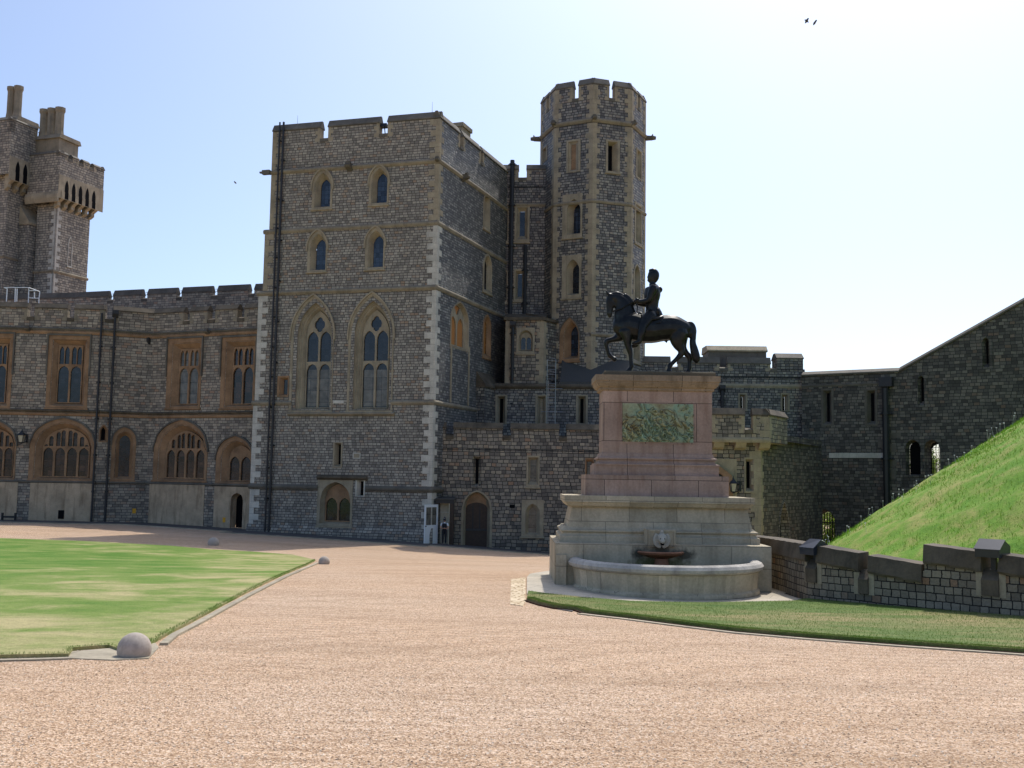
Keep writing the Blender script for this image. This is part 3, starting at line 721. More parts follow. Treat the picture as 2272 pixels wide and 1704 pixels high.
outl = [(tf.L, GT), (tf.L, vcren-.12), (0, vcren-.12), (0, vs2), (-st1, vs2), (-st1, vs3), (-st2, vs3), (-st2, vs4), (-st3, vs4), (-st3, GT)]
T.wall(tf, outl, 'tower')
# right flank
T.window(tr, (999,668,1040,776), (1003,676,1036,770), 'p', mat='buff', pane='orangewood', lights=2, depth=.3, sill=False, sp=.38, name='blind_window', label='blocked double lancet filled with orange stone')
for x_ in (998.5, 1038):
    q = tr.boxpx(x_, 776, x_+2.5, 899); mb = MB(); fbox(mb, tr, q[0], q[1], vs4+.02, q[3]+.2, -.01, .05); mb.build('window_jamb', M['buff'], T.root)
T.window(tr, (1072,428,1087,510), (1076,436,1084,502), 'p', mat='buff', pane='glass', depth=.3, sp=.6)
T.window(tr, (1071,562,1091,650), (1077,574,1088,640), 'p', mat='buff', pane='glass', depth=.3, sp=.6)
T.window(tr, (1071,697,1089,794), (1076,708,1086,784), 'p', mat='ochre', pane='orangewood', depth=.25, sp=.6)
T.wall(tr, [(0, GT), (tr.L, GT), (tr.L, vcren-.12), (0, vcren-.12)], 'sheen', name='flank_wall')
mb = MB()                                              # left side, back, roof
LL = Vector(tf.P(-st3, 0)[:2]); tl = Fac(LL + RD*15, LL); tb_ = Fac(Br, LL + RD*15)
ff(mb, tl, [(0,GT,0),(tl.L,GT,0),(tl.L,vs4,0),(0,vs4,0)])
for sA, z0, z1 in ((st2, vs4, vs3), (st1, vs3, vs2), (0, vs2, vcren)):
    A_ = Vector(tf.P(-sA, 0)[:2]); f_ = Fac(A_ + RD*15, A_); ff(mb, f_, [(0,z0,0),(f_.L,z0,0),(f_.L,z1,0),(0,z1,0)])
ff(mb, tb_, [(0,GT,0),(tb_.L,GT,0),(tb_.L,vcren-.12,0),(0,vcren-.12,0)])
mb.build('rear_walls', M['tower'], T.root)
mb = MB(); mb.face([(*tf.A, vcren-.5), (*Cr, vcren-.5), (*Br, vcren-.5), (*(tf.A + RD*15), vcren-.5)]); mb.build('roof', M['lead'], T.root)
capv = vtop - tf.v(962, 263)
gU = [(tf.u(711, 285), tf.u(729, 285)), (tf.u(842, 270), tf.u(861, 270))]
T.parapet(tf, 0, tf.L, vcren-.12, vcren, vtop, gU, 'tower', caph=capv, cap='cope')
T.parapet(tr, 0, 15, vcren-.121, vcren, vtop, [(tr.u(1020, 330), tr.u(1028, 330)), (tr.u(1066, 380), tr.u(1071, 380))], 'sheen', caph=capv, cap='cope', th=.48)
f_ = Fac(tf.A + RD*15, tf.A); T.parapet(f_, 0, 14.5, vcren-.122, vcren, vtop, [(3, 3.8), (7, 7.8), (11, 11.8)], 'tower', caph=capv, th=.47)
f_ = Fac(Br, tf.A + RD*15); T.parapet(f_, .4, f_.L-.4, vcren-.123, vcren, vtop, [(3, 3.8), (7, 7.8)], 'tower', caph=capv, th=.46)
m1 = .09
T.course([(tf, -.1, tf.L+.1, vs1, .3, .14), (tr, -.1, 15, vs1, .3, .14)])
T.course([(tf, -st1-.1, tf.L+.08, vs2, .3, .10), (tr, -.08, 15, vs2, .3, .1)])
T.course([(tf, -st2-.12, tf.L+.1, vs3, .3, .13), (tr, -.1, 15, vs3, .3, .13)])
T.course([(tf, -st3-.1, tf.u(647, 890), vs4, .3, .13), (tf, tf.u(869, 890), tf.L+.1, vs4, .3, .13), (tr, -.1, 11, vs4, .3, .13)])
vlow = tf.v(760, 914)
T.course([(tf, tf.u(640, 914), tf.u(876, 914), vlow, .24, .2)], name='sill_course')
T.course([(tf, -st3-.1, tf.u(706, 1070), vs5, .34, .14), (tf, tf.u(812, 1075), tf.L+.1, vs5, .34, .14), (tr, -.1, 3, vs5, .34, .14)], mat='cope')
T.course([(tf, tf.u(705, 1058), tf.u(816, 1058), tf.v(760, 1054), .3, .2)], mat='darkcope', name='drip_course')
mb = MB(); fprof(mb, tf, -st3-.12, tf.L+.12, [(-.02, tf.v(760,1166)), (.05, tf.v(760,1170)), (.14, tf.v(760,1180)), (.14, GT), (-.02, GT)]); mb.build('plinth', M['tower'], T.root)
T.quoins([(tf, tf.L, tr, 0, vs1+.02, vtop-capv-.02), (tf, tf.L, tr, 0, vs2+.02, vs1-.31)], 'buff')
T.quoins([(tf, tf.L, tr, 0, vs3+.02, vs2-.31), (tf, tf.L, tr, 0, vs4+.02, vs3-.31), (tf, tf.L, tr, 0, vs5+.02, vs4-.31), (tf, tf.L, tr, 0, GT, vs5-.35)])
T.quoins([(None, 0, tf, 0, vs1+.02, vtop-capv-.02), (None, 0, tf, 0, vs2+.02, vs1-.31), (None, 0, tf, -st1, vs3+.02, vs2-.31)], 'buff')
T.quoins([(None, 0, tf, -st2, vs4+.02, vs3-.31), (None, 0, tf, -st3, vs5+.02, vs4-.31), (None, 0, tf, -st3, GT, vs5-.35)])
T.pipe(tf, 592, 1058, GT+.5, tf.v(622, 273), .055, hopper=False, collars=1.9)
T.pipe(tf, 600, 1078, GT+.5, tf.v(636, 272), .07, hopper=False, collars=2.6)
q = tf.boxpx(739, 888.5, 763, 895); T.box_part(tf, q[0], q[1], q[2], q[3], -.01, .03, 'pale', 'date_stone')
q = tf.boxpx(783, 1004.5, 800, 1017.7); mb = MB(); fbox(mb, tf, q[0], q[1], q[2], q[3], -.01, .03); v_ = mb.build('vent_frame', M['pale'], T.root)
mb = MB(); fbox(mb, tf, q[0]+.06, q[1]-.06, q[2]+.06, q[3]-.06, .0, .036); mb.build('vent_grille', M['buff'], T.root)
def gargoyle(B, F, u, v, s=1, mat='cope'):
    mb = MB(); fprof(mb, F, u-.18*s, u+.18*s, [(0, v+.12*s), (.35*s, v+.14*s), (.5*s, v), (.42*s, v-.12*s), (.15*s, v-.2*s), (0, v-.32*s)])
    fbox(mb, F, u-.1*s, u+.1*s, v+.1*s, v+.24*s, .22*s, .42*s)
    for sg in (-1, 1): fbox(mb, F, u+sg*.14*s-.04*s, u+sg*.14*s+.04*s, v+.06*s, v+.2*s, .3*s, .4*s)
    return mb.build('gargoyle', M[mat], B.root)
gargoyle(T, tf, tf.u(777, 368), vs1-.12); gargoyle(T, tr, tr.u(1026, 391), vs1-.12); gargoyle(T, tf, tf.L-.05, vs1-.1, .7)
mb = MB(); fbox(mb, tf, -.55, -.02, vs1-.3, vs1-.03, .02, .3); fbox(mb, tf, -.75, -.5, vs1-.2, vs1-.1, .08, .24); mb.build('gargoyle', M['cope'], T.root)
for px, py0, py1 in ((660, 272, 256), (959, 244, 226)):
    u_, v_ = tf.uv(px, py0, -.3); mb = MB(); mb.tube(tf.P(u_, vtop-.2, -.3), tf.P(u_, tf.v(px, py1, -.3), -.3), .014, .006, 5); mb.build('lightning_rod', M['iron'], T.root)
# chimney seen over the flank parapet, buttressed porch in the corner
u_ = tr.u(1024, 290, -1.5); mb = MB(); fbox(mb, tr, u_-.6, u_+.9, vcren-.5, tr.v(1026, 281, -1.5), -1.2, -2.2); fbox(mb, tr, u_-.7, u_+1, tr.v(1026,281,-1.5)-.25, tr.v(1026,281,-1.5)+.02, -1.1, -2.3); mb.build('chimney', M['buff'], T.root)
q = tr.boxpx(1053, 840, 1089, 940); mb = MB(); fbox(mb, tr, q[0]+.3, q[1], GT, q[3]-.5, 0, .55)
mb.build('buttress', M['flint'], T.root)
mb = MB(); fprof(mb, tr, q[0]+.2, q[1]+.1, [(0, q[3]+.4), (.3, q[3]), (.66, q[3]-.5), (.66, q[3]-.65), (0, q[3]-.65)]); mb.build('buttress_roof', M['darkcope'], T.root)

# lamp bracket on the tower parapet
u_, v_ = tf.uv(851, 285, -.3); sp_ = thing('floodlight', tf.P(u_, vcren, -.3), 'small hooded floodlight standing in a gap of the square tower battlements', 'floodlight')
mb = MB(); mb.tube(tf.P(u_+.12, vcren-.05, -.3), tf.P(u_+.05, tf.v(851, 278, -.3), -.3), .035, n=6); mb.build('bracket', M['iron'], sp_)
mb = MB(); fprof(mb, tf, u_-.3, u_+.28, [(-.5, tf.v(851, 276)), (-.1, tf.v(851, 272)), (-.05, tf.v(851, 279)), (-.45, tf.v(851, 280))]); mb.build('lamp_head', M['iron'], sp_)

# ------------------------------------------------------------------ left wing
wp = [pt(-260, 1150, 67.5), pt(208, 1155, 68.6), pt(320, 1159, 70.0), pt(585, 1176, 66.3)]
wp = [Vector((p.x, p.y)) for p in wp]
W1, W2, W3 = Fac(wp[0], wp[1]), Fac(wp[1], wp[2]), Fac(wp[2], wp[3])
W = Building('castle_wing', (wp[2].x, wp[2].y, g(*wp[2])), 'long low battlemented stone wing with orange-framed mullioned windows left of the square tower', 'castle wing')
GW = -5.2
wtop = W1.v(100, 672); wcr = W1.v(70, 699); wcor = W1.v(10, 727); wmid = W1.v(10, 907); wpl = W1.v(10, 1065)
UW = dict(sill=True, depth=.3, lights=2, bars=2, pane='glass')
W.window(W1, (-52,740,27,905), (-34,762,12,893), 'r', mat='ochre', transom=808, hood=True, **UW)
W.window(W1, (105,745,197,905), (125,765,180,894), 'r', mat='ochre', transom=809, hood=True, **UW)
W.window(W3, (371,751,447,905), (392,773,436.6,897), 'r', mat='ochre', transom=813, hood=True, **{**UW, 'pane': 'curtainglass'})
W.window(W3, (491,748,567,905), (511,768,559,897), 'r', mat='ochre', transom=811, hood=True, **{**UW, 'pane': 'redglass'})
W.window(W1, (-90,930,36,1064), (-62,949,27,1058), 't', mat='ochre', pane='redglass', lights=4, depth=.35, sp=.42, hood=True)
W.window(W1, (66,928,211,1064), (91,949,196.6,1059), 't', mat='ochre', pane='redglass', lights=4, depth=.35, sp=.42, hood=True)
W.window(W2, (247,948,301,1066), (265,966,289,1057), 't', mat='ochre', pane='glass', depth=.35, sp=.62, hood=True)
W.window(W1, (217,941,225,980), (219.5,949,223,976), 't', mat='ochre', pane='glass', depth=.2, sill=False) if False else None
W.window(W2, (219,941,240,981), (225,949,234,976), 'p', mat='ochre', pane='black', depth=.25, sill=False, name='slit_window')
W.window(W3, (342,932,461,1066), (363,955,450,1062), 't', mat='ochre', pane='redglass', lights=4, depth=.35, sp=.42, hood=True)
W.window(W3, (480,968,562,1072), (503,988,553,1068), 't', mat='ochre', pane='glass', lights=2, depth=.35, sp=.45, hood=True)
W.window(W3, (508,1090,541,1172), (515,1097,536,1171), 't', mat='plaster', pane='black', depth=.4, sp=.5, sill=False, name='doorway')
for F in (W1, W2, W3):
    W.wall(F, [(0, GW), (F.L, GW), (F.L, wcr-.12), (0, wcr-.12)], 'wing')
    W.course([(F, 0, F.L, wcor+.12, .2, .1)], mat='cope', name='cornice'); W.course([(F, 0, F.L, wcor-.09, .24, .07)], mat='ochre', name='cornice_band')
    W.course([(F, 0, F.L, wmid+.05, .2, .14)], mat='darkcope'); W.course([(F, 0, F.L, wmid-.16, .22, .08)], mat='ochre')
    W.course([(F, 0, F.L, wpl+.05, .24, .16)], mat='cope', name='plinth_course')
    for ua_, ub_ in (((0, F.u(506, 1130)), (F.u(543, 1130), F.L)) if F is W3 else ((0, F.L),)):
        mb = MB(); fbox(mb, F, ua_, ub_, GW, wpl-.18, -.01, .09); mb.build('plinth', M['wing'], W.root)
def wpan(F, x0, y0, x1, y1): 
    q = F.boxpx(x0, y0, x1, y1, .12); W.box_part(F, q[0], q[1], GW, q[3], 0, .12, 'plaster', 'render_panel')
wpan(W1, -70, 1068, 38, 1140); wpan(W1, 65, 1072, 206, 1153); wpan(W3, 330, 1074, 452, 1163); 
q = W3.boxpx(474, 1080, 560, 1170, .12); h_ = W3.boxpx(511, 1094, 538, 1172, .12); mb = MB(); tracery(mb, W3, [(q[0], GW), (q[1], GW), (q[1], q[3]), (q[0], q[3])], [arch(h_[0], h_[1], h_[2]-.4, h_[3], h_[3]-.4, 't', 5)], .12, 0); mb.build('render_panel', M['plaster'], W.root)
q = W1.boxpx(129, 1132, 142, 1151, .14); W.box_part(W1, q[0], q[1], q[2], q[3], 0, .145, 'black', 'basement_vent')
W.parapet(W1, 0, W1.L, wcr-.12, wcr, wtop, [(W1.u(x0, 685), W1.u(x1, 685)) for x0, x1 in ((-200,-183),(-112,-95),(-25,-8),(61,78),(150,166))], 'wing', caph=.38, cap='darkcope', quoin='string', over=.06)
W.parapet(W2, 0, W2.L, wcr-.12, wcr, wtop, [(W2.u(234, 690), W2.u(253, 690))], 'wing', caph=.38, cap='darkcope', quoin='string', over=.06)
W.parapet(W3, 0, W3.L, wcr-.12, wcr, wtop, [(W3.u(x0, 690), W3.u(x1, 690)) for x0, x1 in ((407,422),(461,478),(527,543))], 'wing', caph=.38, cap='darkcope', quoin='string', over=.06)
W.pipe(W1, 215, 912, GW+.6, W1.v(222, 695), .07, hopper=False); W.pipe(W2, 245, 915, GW+.6, W2.v(250, 700), .075, hopper=True); W.pipe(W3, 321, 912, GW+.6, W3.v(324, 762), .08)
gargoyle(W, W1, W1.u(63, 730), wcor-.02, .8); gargoyle(W, W3, W3.u(463, 733), wcor-.02, .8)
W.root['label'] = W.root['label']
mb = MB(); bk = [Vector((p.x - 1.5, p.y + 11.5)) for p in wp]; zr = wcr - .6
for a, b, c, d in zip(wp, wp[1:], bk[1:], bk): mb.face([(*a, zr), (*b, zr), (*c, zr), (*d, zr)])
mb.build('roof', M['lead'], W.root)
# door inside the small doorway
# rear range parapet seen over the wing
ra = [pt(-260, 640, 87), pt(160, 648, 83), pt(620, 622, 77.2)]; ra = [Vector((p.x, p.y)) for p in ra]
R1, R2 = Fac(ra[0], ra[1]), Fac(ra[1], ra[2])
R = Building('castle_range', (ra[1].x, ra[1].y, g(*ra[1])), 'dark battlemented roofline of the range behind the low wing, against the sky', 'castle range')
rt = R2.v(160, 648); rc = R2.v(245, 663)
for F in (R1, R2): R.wall(F, [(0, -6), (F.L, -6), (F.L, rc-.12), (0, rc-.12)], 'wing')
R.parapet(R1, 0, R1.L, rc-.12, rc, rt, [(R1.u(x0, 650), R1.u(x1, 650)) for x0, x1 in ((-160,-148),(-80,-68),(72,84))], 'wing', caph=.5, cap='midcope', quoin=None, over=.03)
R.parapet(R2, 0, R2.L, rc-.12, rc, rt, [(R2.u(x0, 650), R2.u(x1, 650)) for x0, x1 in ((239,251.5),(314,327),(391,403),(469,482),(551,564))], 'wing', caph=.5, cap='midcope', quoin=None, over=.03)
mb = MB(); n2 = Vector((-R2.n.x, -R2.n.y)) * 8
mb.face([(*ra[0], rc-.7), (*ra[1], rc-.7), (*ra[2], rc-.7), (*(ra[2]+n2), rc-.7), (*(ra[1]+n2), rc-.7), (*(ra[0]+n2), rc-.7)]); 
q = [ra[0]+n2, ra[1]+n2, ra[2]+n2]
mb.face([(*q[0], -6), (*q[1], -6), (*q[1], rc-.7), (*q[0], rc-.7)]); mb.face([(*q[1], -6), (*q[2], -6), (*q[2], rc-.7), (*q[1], rc-.7)])
mb.build('roof', M['lead'], R.root)
# safety rails in the gaps of the rear parapet
for x0, x1 in ((241,250),(316,325),(393,401),(471,481)):
    mb = MB(); ua, ub = R2.u(x0, 650), R2.u(x1, 650)
    for k in (.42, .72): mb.tube(R2.P(ua-.1, rc + (rt-rc)*k, -.55), R2.P(ub+.1, rc + (rt-rc)*k, -.55), .02, n=5)
    mb.build('safety_rail', M['galv'], R.root)
# white roof access rail
Fr = Fac(Vector(pt(-20, 660, 69.6)[:2]), Vector(pt(120, 660, 69.6)[:2]))
rl = thing('roof_railing', Fr.P(Fr.u(40, 700), wcr-.6, 0), 'white tubular access railing with a cage on the wing roof by the far left tower', 'railing')
mb = MB()
def rod(x0, y0, x1, y1, d=0, d2=None, r=.032):
    a = Fr.uv(x0, y0); b = Fr.uv(x1, y1); mb.tube(Fr.P(*a, d), Fr.P(*b, d if d2 is None else d2), r, n=6)
rod(9,638,64,638); rod(16,640,14,669); rod(34,640,33,670); rod(38,641,37,669); rod(64,639,62,697); rod(9,638,16,641)
rod(64,638,78,643,0,-.7); rod(78,643,76,661,-.7); rod(64,661,76,658,0,-.7); rod(76,661,74,697,-.7); rod(61,643,78,643,-.3); rod(69,645,69,660,-.5)
mb.build('rails', M['white'], rl)

# ------------------------------------------------------------------ far left tower
def kf(px, Y, L=8): 
    a = pt(px, 500, Y); a = Vector((a.x, a.y)); sdv = Vector((RD.y, -RD.x)); return a, sdv
K = Building('machicolated_tower', (pt(100, 640, 95).x, 95, -5), 'tall distant tower with machicolated battlements and clustered chimneys at the far left edge', 'tower')
def prism(B, a, wl, dp, z0, z1, mat, name, topmat=None):
    """a: near right corner of front (plan), front runs wl to the left, side runs dp away"""
    sdv = Vector((RD.y, -RD.x)); p = [a - sdv*wl, a, a + RD*dp, a - sdv*wl + RD*dp]
    fF, fS, fB, fL = Fac(p[0], p[1]), Fac(p[1], p[2]), Fac(p[2], p[3]), Fac(p[3], p[0]); mb = MB()
    for F in (fF, fS, fB, fL): ff(mb, F, [(0,z0,0),(F.L,z0,0),(F.L,z1,0),(0,z1,0)])
    mb.face([(*q, z1) for q in p]); B_ = mb.build(name, M[mat], B.root); return fF, fS, fB, fL
aB, sdv = kf(124, 95)
def zat(px, py, Y): return pt(px, py, Y).z
zc = zat(130, 452, 95)
fF, fS, *_ = prism(K, aB, 2.3, 4.3, -6, zc, 'keep', 'wall')
K.quoins([(fF, fF.L, fS, 0, zat(124, 600, 95), zc-.3)], 'pale'); K.quoins([(fF, fF.L, fS, 0, zat(124, 640, 95)-2, zat(124, 600, 95)-.3)], 'pale')
K.course([(fF, -.1, fF.L+.1, zat(120,597,95), .3, .12), (fS, -.1, 4.4, zat(120,597,95), .3, .12)])
ov = .75
aP = aB + sdv*ov - RD*ov; zp0 = zat(138, 432, 95); zp1 = zat(142, 350, 95)
gF, gS, gB, gL = prism(K, aP, 2.3+ov+.6, 4.3+2*ov, zp0, zp1, 'keep', 'parapet_wall')
zt = zat(142, 333, 94.2)
K.parapet(gF, 0, gF.L, zp1, zp1+.45, zt, [], 'keep', caph=.3); K.parapet(gS, 0, gS.L, zp1+.01, zp1+.02, zt-.02, [(1.0,1.6),(2.4,3.0),(3.8,4.4)], 'keep', caph=.3)
K.parapet(gB, 0, gB.L, zp1+.02, zp1+.3, zt-.03, [(1.1,1.5)], 'keep', caph=.3)
K.course([(gF, -.1, gF.L+.1, zp0+.1, 1.0, .2)], mat='buff', name='corbel_course')
mb = MB(); qz = zp0 + 1.0
fbox(mb, gS, 0, gS.L, zp0-.5, zp0+1.7, .0, .06); mb.build('ashlar_band', M['buff'], K.root)
for i in range(6):
    u = .55 + i*.88; mb = MB(); fprof(mb, gS, u-.2, u+.2, [(.1, zp0+.2), (.1, zp0-.5), (-.35, zp0-.8), (-.35, zp0-1.1), (-.74, zp0-1.35), (-.74, zp0+.2)]); mb.build('corbel', M['buff'], K.root)
for i in range(5):
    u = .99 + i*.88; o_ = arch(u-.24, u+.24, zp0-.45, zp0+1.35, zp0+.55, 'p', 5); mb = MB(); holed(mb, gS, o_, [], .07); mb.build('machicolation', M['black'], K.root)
mb = MB(); ff(mb, gF, [(0,zp0,0),(gF.L,zp0,0),(gF.L,zp0,-6),(0,zp0,-6)]); mb.build('soffit', M['buff'], K.root)
K.window(fS, (150,524,160,592), (153,532,157,588), 'p', mat='pale', pane='black', depth=.3, sp=1.6, name='slit_window')
# chimney cluster
def flues(px0, px1, pyt, pyb, Y, n, name, base):
    mb = MB(); x0, x1 = pt(px0, pyt, Y), pt(px1, pyt, Y); r = (x1.x-x0.x)/n/2
    for i in range(n):
        c = Vector((x0.x + r*(2*i+1), Y - .34*r*(2*i+1) , 0)); zb, zt_ = zat(px0, pyb, Y), zat(px0, pyt, Y)
        mb.tube((c.x, c.y, zb), (c.x, c.y, zt_-.5), r*.92, n=8, smooth=False); mb.tube((c.x, c.y, zt_-.5), (c.x, c.y, zt_-.25), r*.92, r*1.15, n=8, smooth=False); mb.tube((c.x, c.y, zt_-.25), (c.x, c.y, zt_), r*1.12, n=8, smooth=False)
        mb.tube((c.x, c.y, zb-.3), (c.x, c.y, zb+.35), r*1.15, r*.95, n=8, smooth=False)
    ch = mb.build('chimney', M['string'], K.root)
    bx = MB(); fk = Fac((x0.x-.25, Y+.4), (x1.x+.25, Y+.4-.34*(x1.x-x0.x+.5))); fbox(bx, fk, 0, fk.L, base, zat(px0, pyb, Y)-.2, .9, -1.6); fprof(bx, fk, -.2, fk.L+.2, [(1.1, zat(px0,pyb,Y)-.55), (.9, zat(px0,pyb,Y)-.15), (-1.6, zat(px0,pyb,Y)-.15), (-1.8, zat(px0,pyb,Y)-.55)])
    bx.build('chimney_base', M['string'], ch)
flues(91, 152, 245, 304, 96.5, 3, 'c', zp1)
# nearer block with its own parapet
aA, _ = kf(12, 93); aA2 = aA - sdv*.2
zA0 = zat(10, 380, 93); zA1 = zat(10, 292, 93); zAt = zat(12, 258, 93)
hF, hS, *_ = prism(K, aA - sdv*ov + RD*ov, 9, 7.2, -6, zA0, 'keep', 'wall')
iF, iS, iB, iL = prism(K, aA, 9, 7.4, zA0-.2, zA1, 'keep', 'parapet_wall')
K.parapet(iS, 0, iS.L, zA1+.01, zA1+.35, zAt, [(3.1,3.8),(6.2,6.9)], 'keep', caph=.3); K.parapet(iF, 0, iF.L, zA1+.02, zA1+.5, zAt+.02, [], 'keep', caph=.3)
mb = MB(); fbox(mb, iS, 0, iS.L, zA0-.7, zA0+1.5, .0, .06); mb.build('ashlar_band', M['buff'], K.root)
for i in range(8):
    u = .5 + i*.9; mb = MB(); fprof(mb, iS, u-.2, u+.2, [(.1, zA0+.1), (.1, zA0-.7), (-.35, zA0-1.0), (-.35, zA0-1.3), (-.74, zA0-1.6), (-.74, zA0)]); mb.build('corbel', M['buff'], K.root)
    if i < 7:
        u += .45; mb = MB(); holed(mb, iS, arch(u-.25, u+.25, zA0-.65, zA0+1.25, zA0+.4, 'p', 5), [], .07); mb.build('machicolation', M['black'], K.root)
flues(19, 56, 195, 262, 97.5, 2, 'c', zA1)
mb = MB(); fk = hS; fbox(mb, fk, 1.6, 3.2, -6, zat(40, 480, 93), 0, 1.1); mb.build('buttress', M['keep'], K.root)
mb = MB(); fprof(mb, fk, 1.5, 3.3, [(0, zat(40,480,93)+1.6), (.6, zat(40,480,93)+.8), (1.2, zat(40,480,93)), (1.2, zat(40,480,93)-.2), (0, zat(40,480,93)-.2)]); mb.build('buttress_roof', M['buff'], K.root)
K.course([(hF, 0, hF.L, zat(20, 560, 93), .3, .12), (hS, 0, 8, zat(20, 560, 93), .3, .12)])

# ------------------------------------------------------------------ recessed range between tower and turret
Yr = 73.4
a = pt(1095, 600, Yr); b = pt(1262, 600, Yr - .3)
X = Fac(a, b)
Q = Building('recessed_range', (pt(1160, 1000, Yr).x, Yr, -5), 'narrow dark battlemented range with tall thin windows, wedged between square tower and octagonal turret', 'castle range')
xt = X.v(1130, 364); xc = X.v(1158, 391); xs1 = X.v(1170, 450)
for O, G_ in [((1113,466,1128,538),(1117.5,474,1123.5,528)), ((1142,455,1175,537),(1153,468,1164,522)), ((1111,600,1126,672),(1115,608,1121.5,660)), ((1140,597,1161,668),(1148.5,607,1158,657))]:
    Q.window(X, O, G_, 'r', mat='buff', pane='glass', depth=.28)
Q.wall(X, [(-3, GW), (X.L, GW), (X.L, xc-.12), (-3, xc-.12)], 'flint')
Q.parapet(X, -3, X.L, xc-.12, xc, xt, [(X.u(1150, 380), X.u(1169, 380))], 'flint', caph=.42)
mb = MB(); fbox(mb, X, -3, X.L, xc-.9, xc-.7, 0, -6); mb.build('roof', M['lead'], Q.root)
Q.course([(X, -2, X.L, xs1, .28, .12)])
Q.pipe(X, 1133, 600, X.v(1133, 850), X.v(1133, 357), .16, hopper=False, collars=3); Q.pipe(X, 1165, 600, X.v(1165, 700), X.v(1165, 545), .13, hopper=False)
# projecting bay with double window
YB = 70.2
c0, c1, c2 = pt(1122, 760, YB), pt(1206, 760, YB-.2), pt(1238, 760, YB+1.3)
B1, B2 = Fac(c0, c1), Fac(c1, c2); bt = B1.v(1160, 706)
B0 = Fac(Vector((c0.x, c0.y+4)), c0)
Q.window(B1, (1146,727,1186,784), (1155,737,1179,776), 't', okind='r', mat='buff', pane='glass', lights=2, depth=.25, sp=.5)
Q.wall(B1, [(0, GW), (B1.L, GW), (B1.L, bt), (0, bt)], 'rough', name='bay_wall'); Q.wall(B2, [(0, GW), (B2.L, GW), (B2.L, bt), (0, bt)], 'flint', name='bay_wall'); Q.wall(B0, [(0, GW), (B0.L, GW), (B0.L, bt), (0, bt)], 'flint', name='bay_wall')
mb = MB(); fprof(mb, B1, -.15, B1.L+.15, [(.15, bt-.15), (.15, bt+.05), (-1.5, bt+.55), (-4, bt+.55), (-4, bt-.15)]); fprof(mb, B2, 0, B2.L, [(.15, bt-.15), (.15, bt+.05), (-1.5, bt+.5), (-1.5, bt-.15)]); mb.build('bay_roof', M['darkcope'], Q.root)
Q.quoins([(None, 0, B1, 0, bt-8, bt-.2), (B1, B1.L, B2, 0, bt-8, bt-.2)], 'buff', long=.5, short=.28)
Q.pipe(B1, 1137, 780, X.v(1133, 930), bt-.6, .11)
# lower wall below the turret with string and slits
YL = 68.8
a, b = pt(1020, 900, YL+1.5), pt(1445, 900, YL)
Lw = Fac(a, b); lt = Lw.v(1330, 826)
lq = Building('inner_wall', (pt(1250, 1000, YL).x, YL, -5), 'dark inner wall with narrow slits at the foot of the octagonal turret, behind the low front wall', 'wall')
for x in (1112, 1201, 1291): lq.window(Lw, (x-13,876,x+13,941), (x-4,884,x+3,938), 'r', mat='buff', pane='black', name='slit_window', sill=False)
lz = Lw.v(1300, 862)
lq.wall(Lw, [(0, GW), (Lw.L, GW), (Lw.L, lz+.3), (0, lz+.3)], 'flint')
lq.course([(Lw, 0, Lw.L, lz+.3, .35, .16)], mat='darkcope')
mb = MB(); u0, u1 = Lw.u(1243, 820), Lw.u(1400, 820)
fprof(mb, Lw, u0, u1, [(0, lz+.3), (0, lz+.45), (-1.6, Lw.v(1330, 800)+.2), (-1.6, lz+.3)]); mb.build('sloping_lead_roof', M['lead'], lq.root)
mb = MB(); fbox(mb, Lw, 0, u0, lz+.2, lz+.32, 0, -3); mb.build('roof', M['darkcope'], lq.root)

# ------------------------------------------------------------------ octagonal turret
OC = pt(1313, 600, 74); OC = Vector((OC.x, OC.y)); RO = 119 / 2300 * 74
O = Building('octagonal_turret', (OC.x, OC.y, -5), 'tall octagonal battlemented stone turret rising behind the equestrian statue', 'turret')
vc = OC.normalized()
ang0 = math.atan2(-vc.y, -vc.x)
vert = [OC + Vector((math.cos(ang0 + i*math.pi/4), math.sin(ang0 + i*math.pi/4))) * RO for i in range(8)]
# vert[0] faces the camera; increasing i goes anticlockwise seen from above -> to the right
OF = [Fac(vert[i], vert[(i+1) % 8]) for i in range(8)]
FR1, FL1, FR2, FL2 = OF[0], OF[7], OF[1], OF[6]
ot = zat(1313, 170, 74-RO); oc = FR1.v(1355, 214); os1 = zat(1313, 262, 74-RO); os2 = zat(1313, 441, 74-RO); os3 = zat(1313, 737, 74-RO)
def OW(F, O_, G_, *a, **k): return O.window(F, O_, G_, *a, **k)
OW(FL1, (1257,310,1288,382), (1266,320,1276,376), 'r', mat='buff', pane='ochre', depth=.12, sill=False, name='blind_window', label='blocked slit filled with stone')
OW(FR1, (1344,311,1375,383), (1354.5,320,1363,377), 'r', mat='buff', pane='black', depth=.4, name='slit_window')
OW(FL2, (1203,327,1214,358), (1206.5,334,1210,356), 'r', mat='buff', pane='black', name='slit_window', sill=False)
OW(FR2, (1411,332,1424,398), (1416,340,1419.5,390), 'r', mat='buff', pane='black', name='slit_window', sill=False)
OW(FL1, (1248,431,1292,527), (1267,450,1285,514), 'p', okind='r', mat='buff', pane='blueglass', depth=.5, sp=.9)
OW(FR2, (1408,451,1424,543), (1413,464,1420,532), 'r', mat='buff', pane='glass', depth=.3)
OW(FL1, (1247,566,1290,661), (1265,584,1281.7,648), 'p', okind='r', mat='buff', pane='glass', depth=.5, sp=.9)
OW(FR2, (1405,585,1421,668), (1410,594,1417,660), 'p', mat='buff', pane='glass', depth=.3, sp=.7)
OW(FL1, (1242,705,1286,801), (1261,722,1280,788), 'p', mat='ochre', pane='blueglass', depth=.5, sp=.9, hood=True)
OW(FR2, (1403,715,1420,805), (1408,726,1416,795), 'r', mat='buff', pane='ochre', depth=.3)
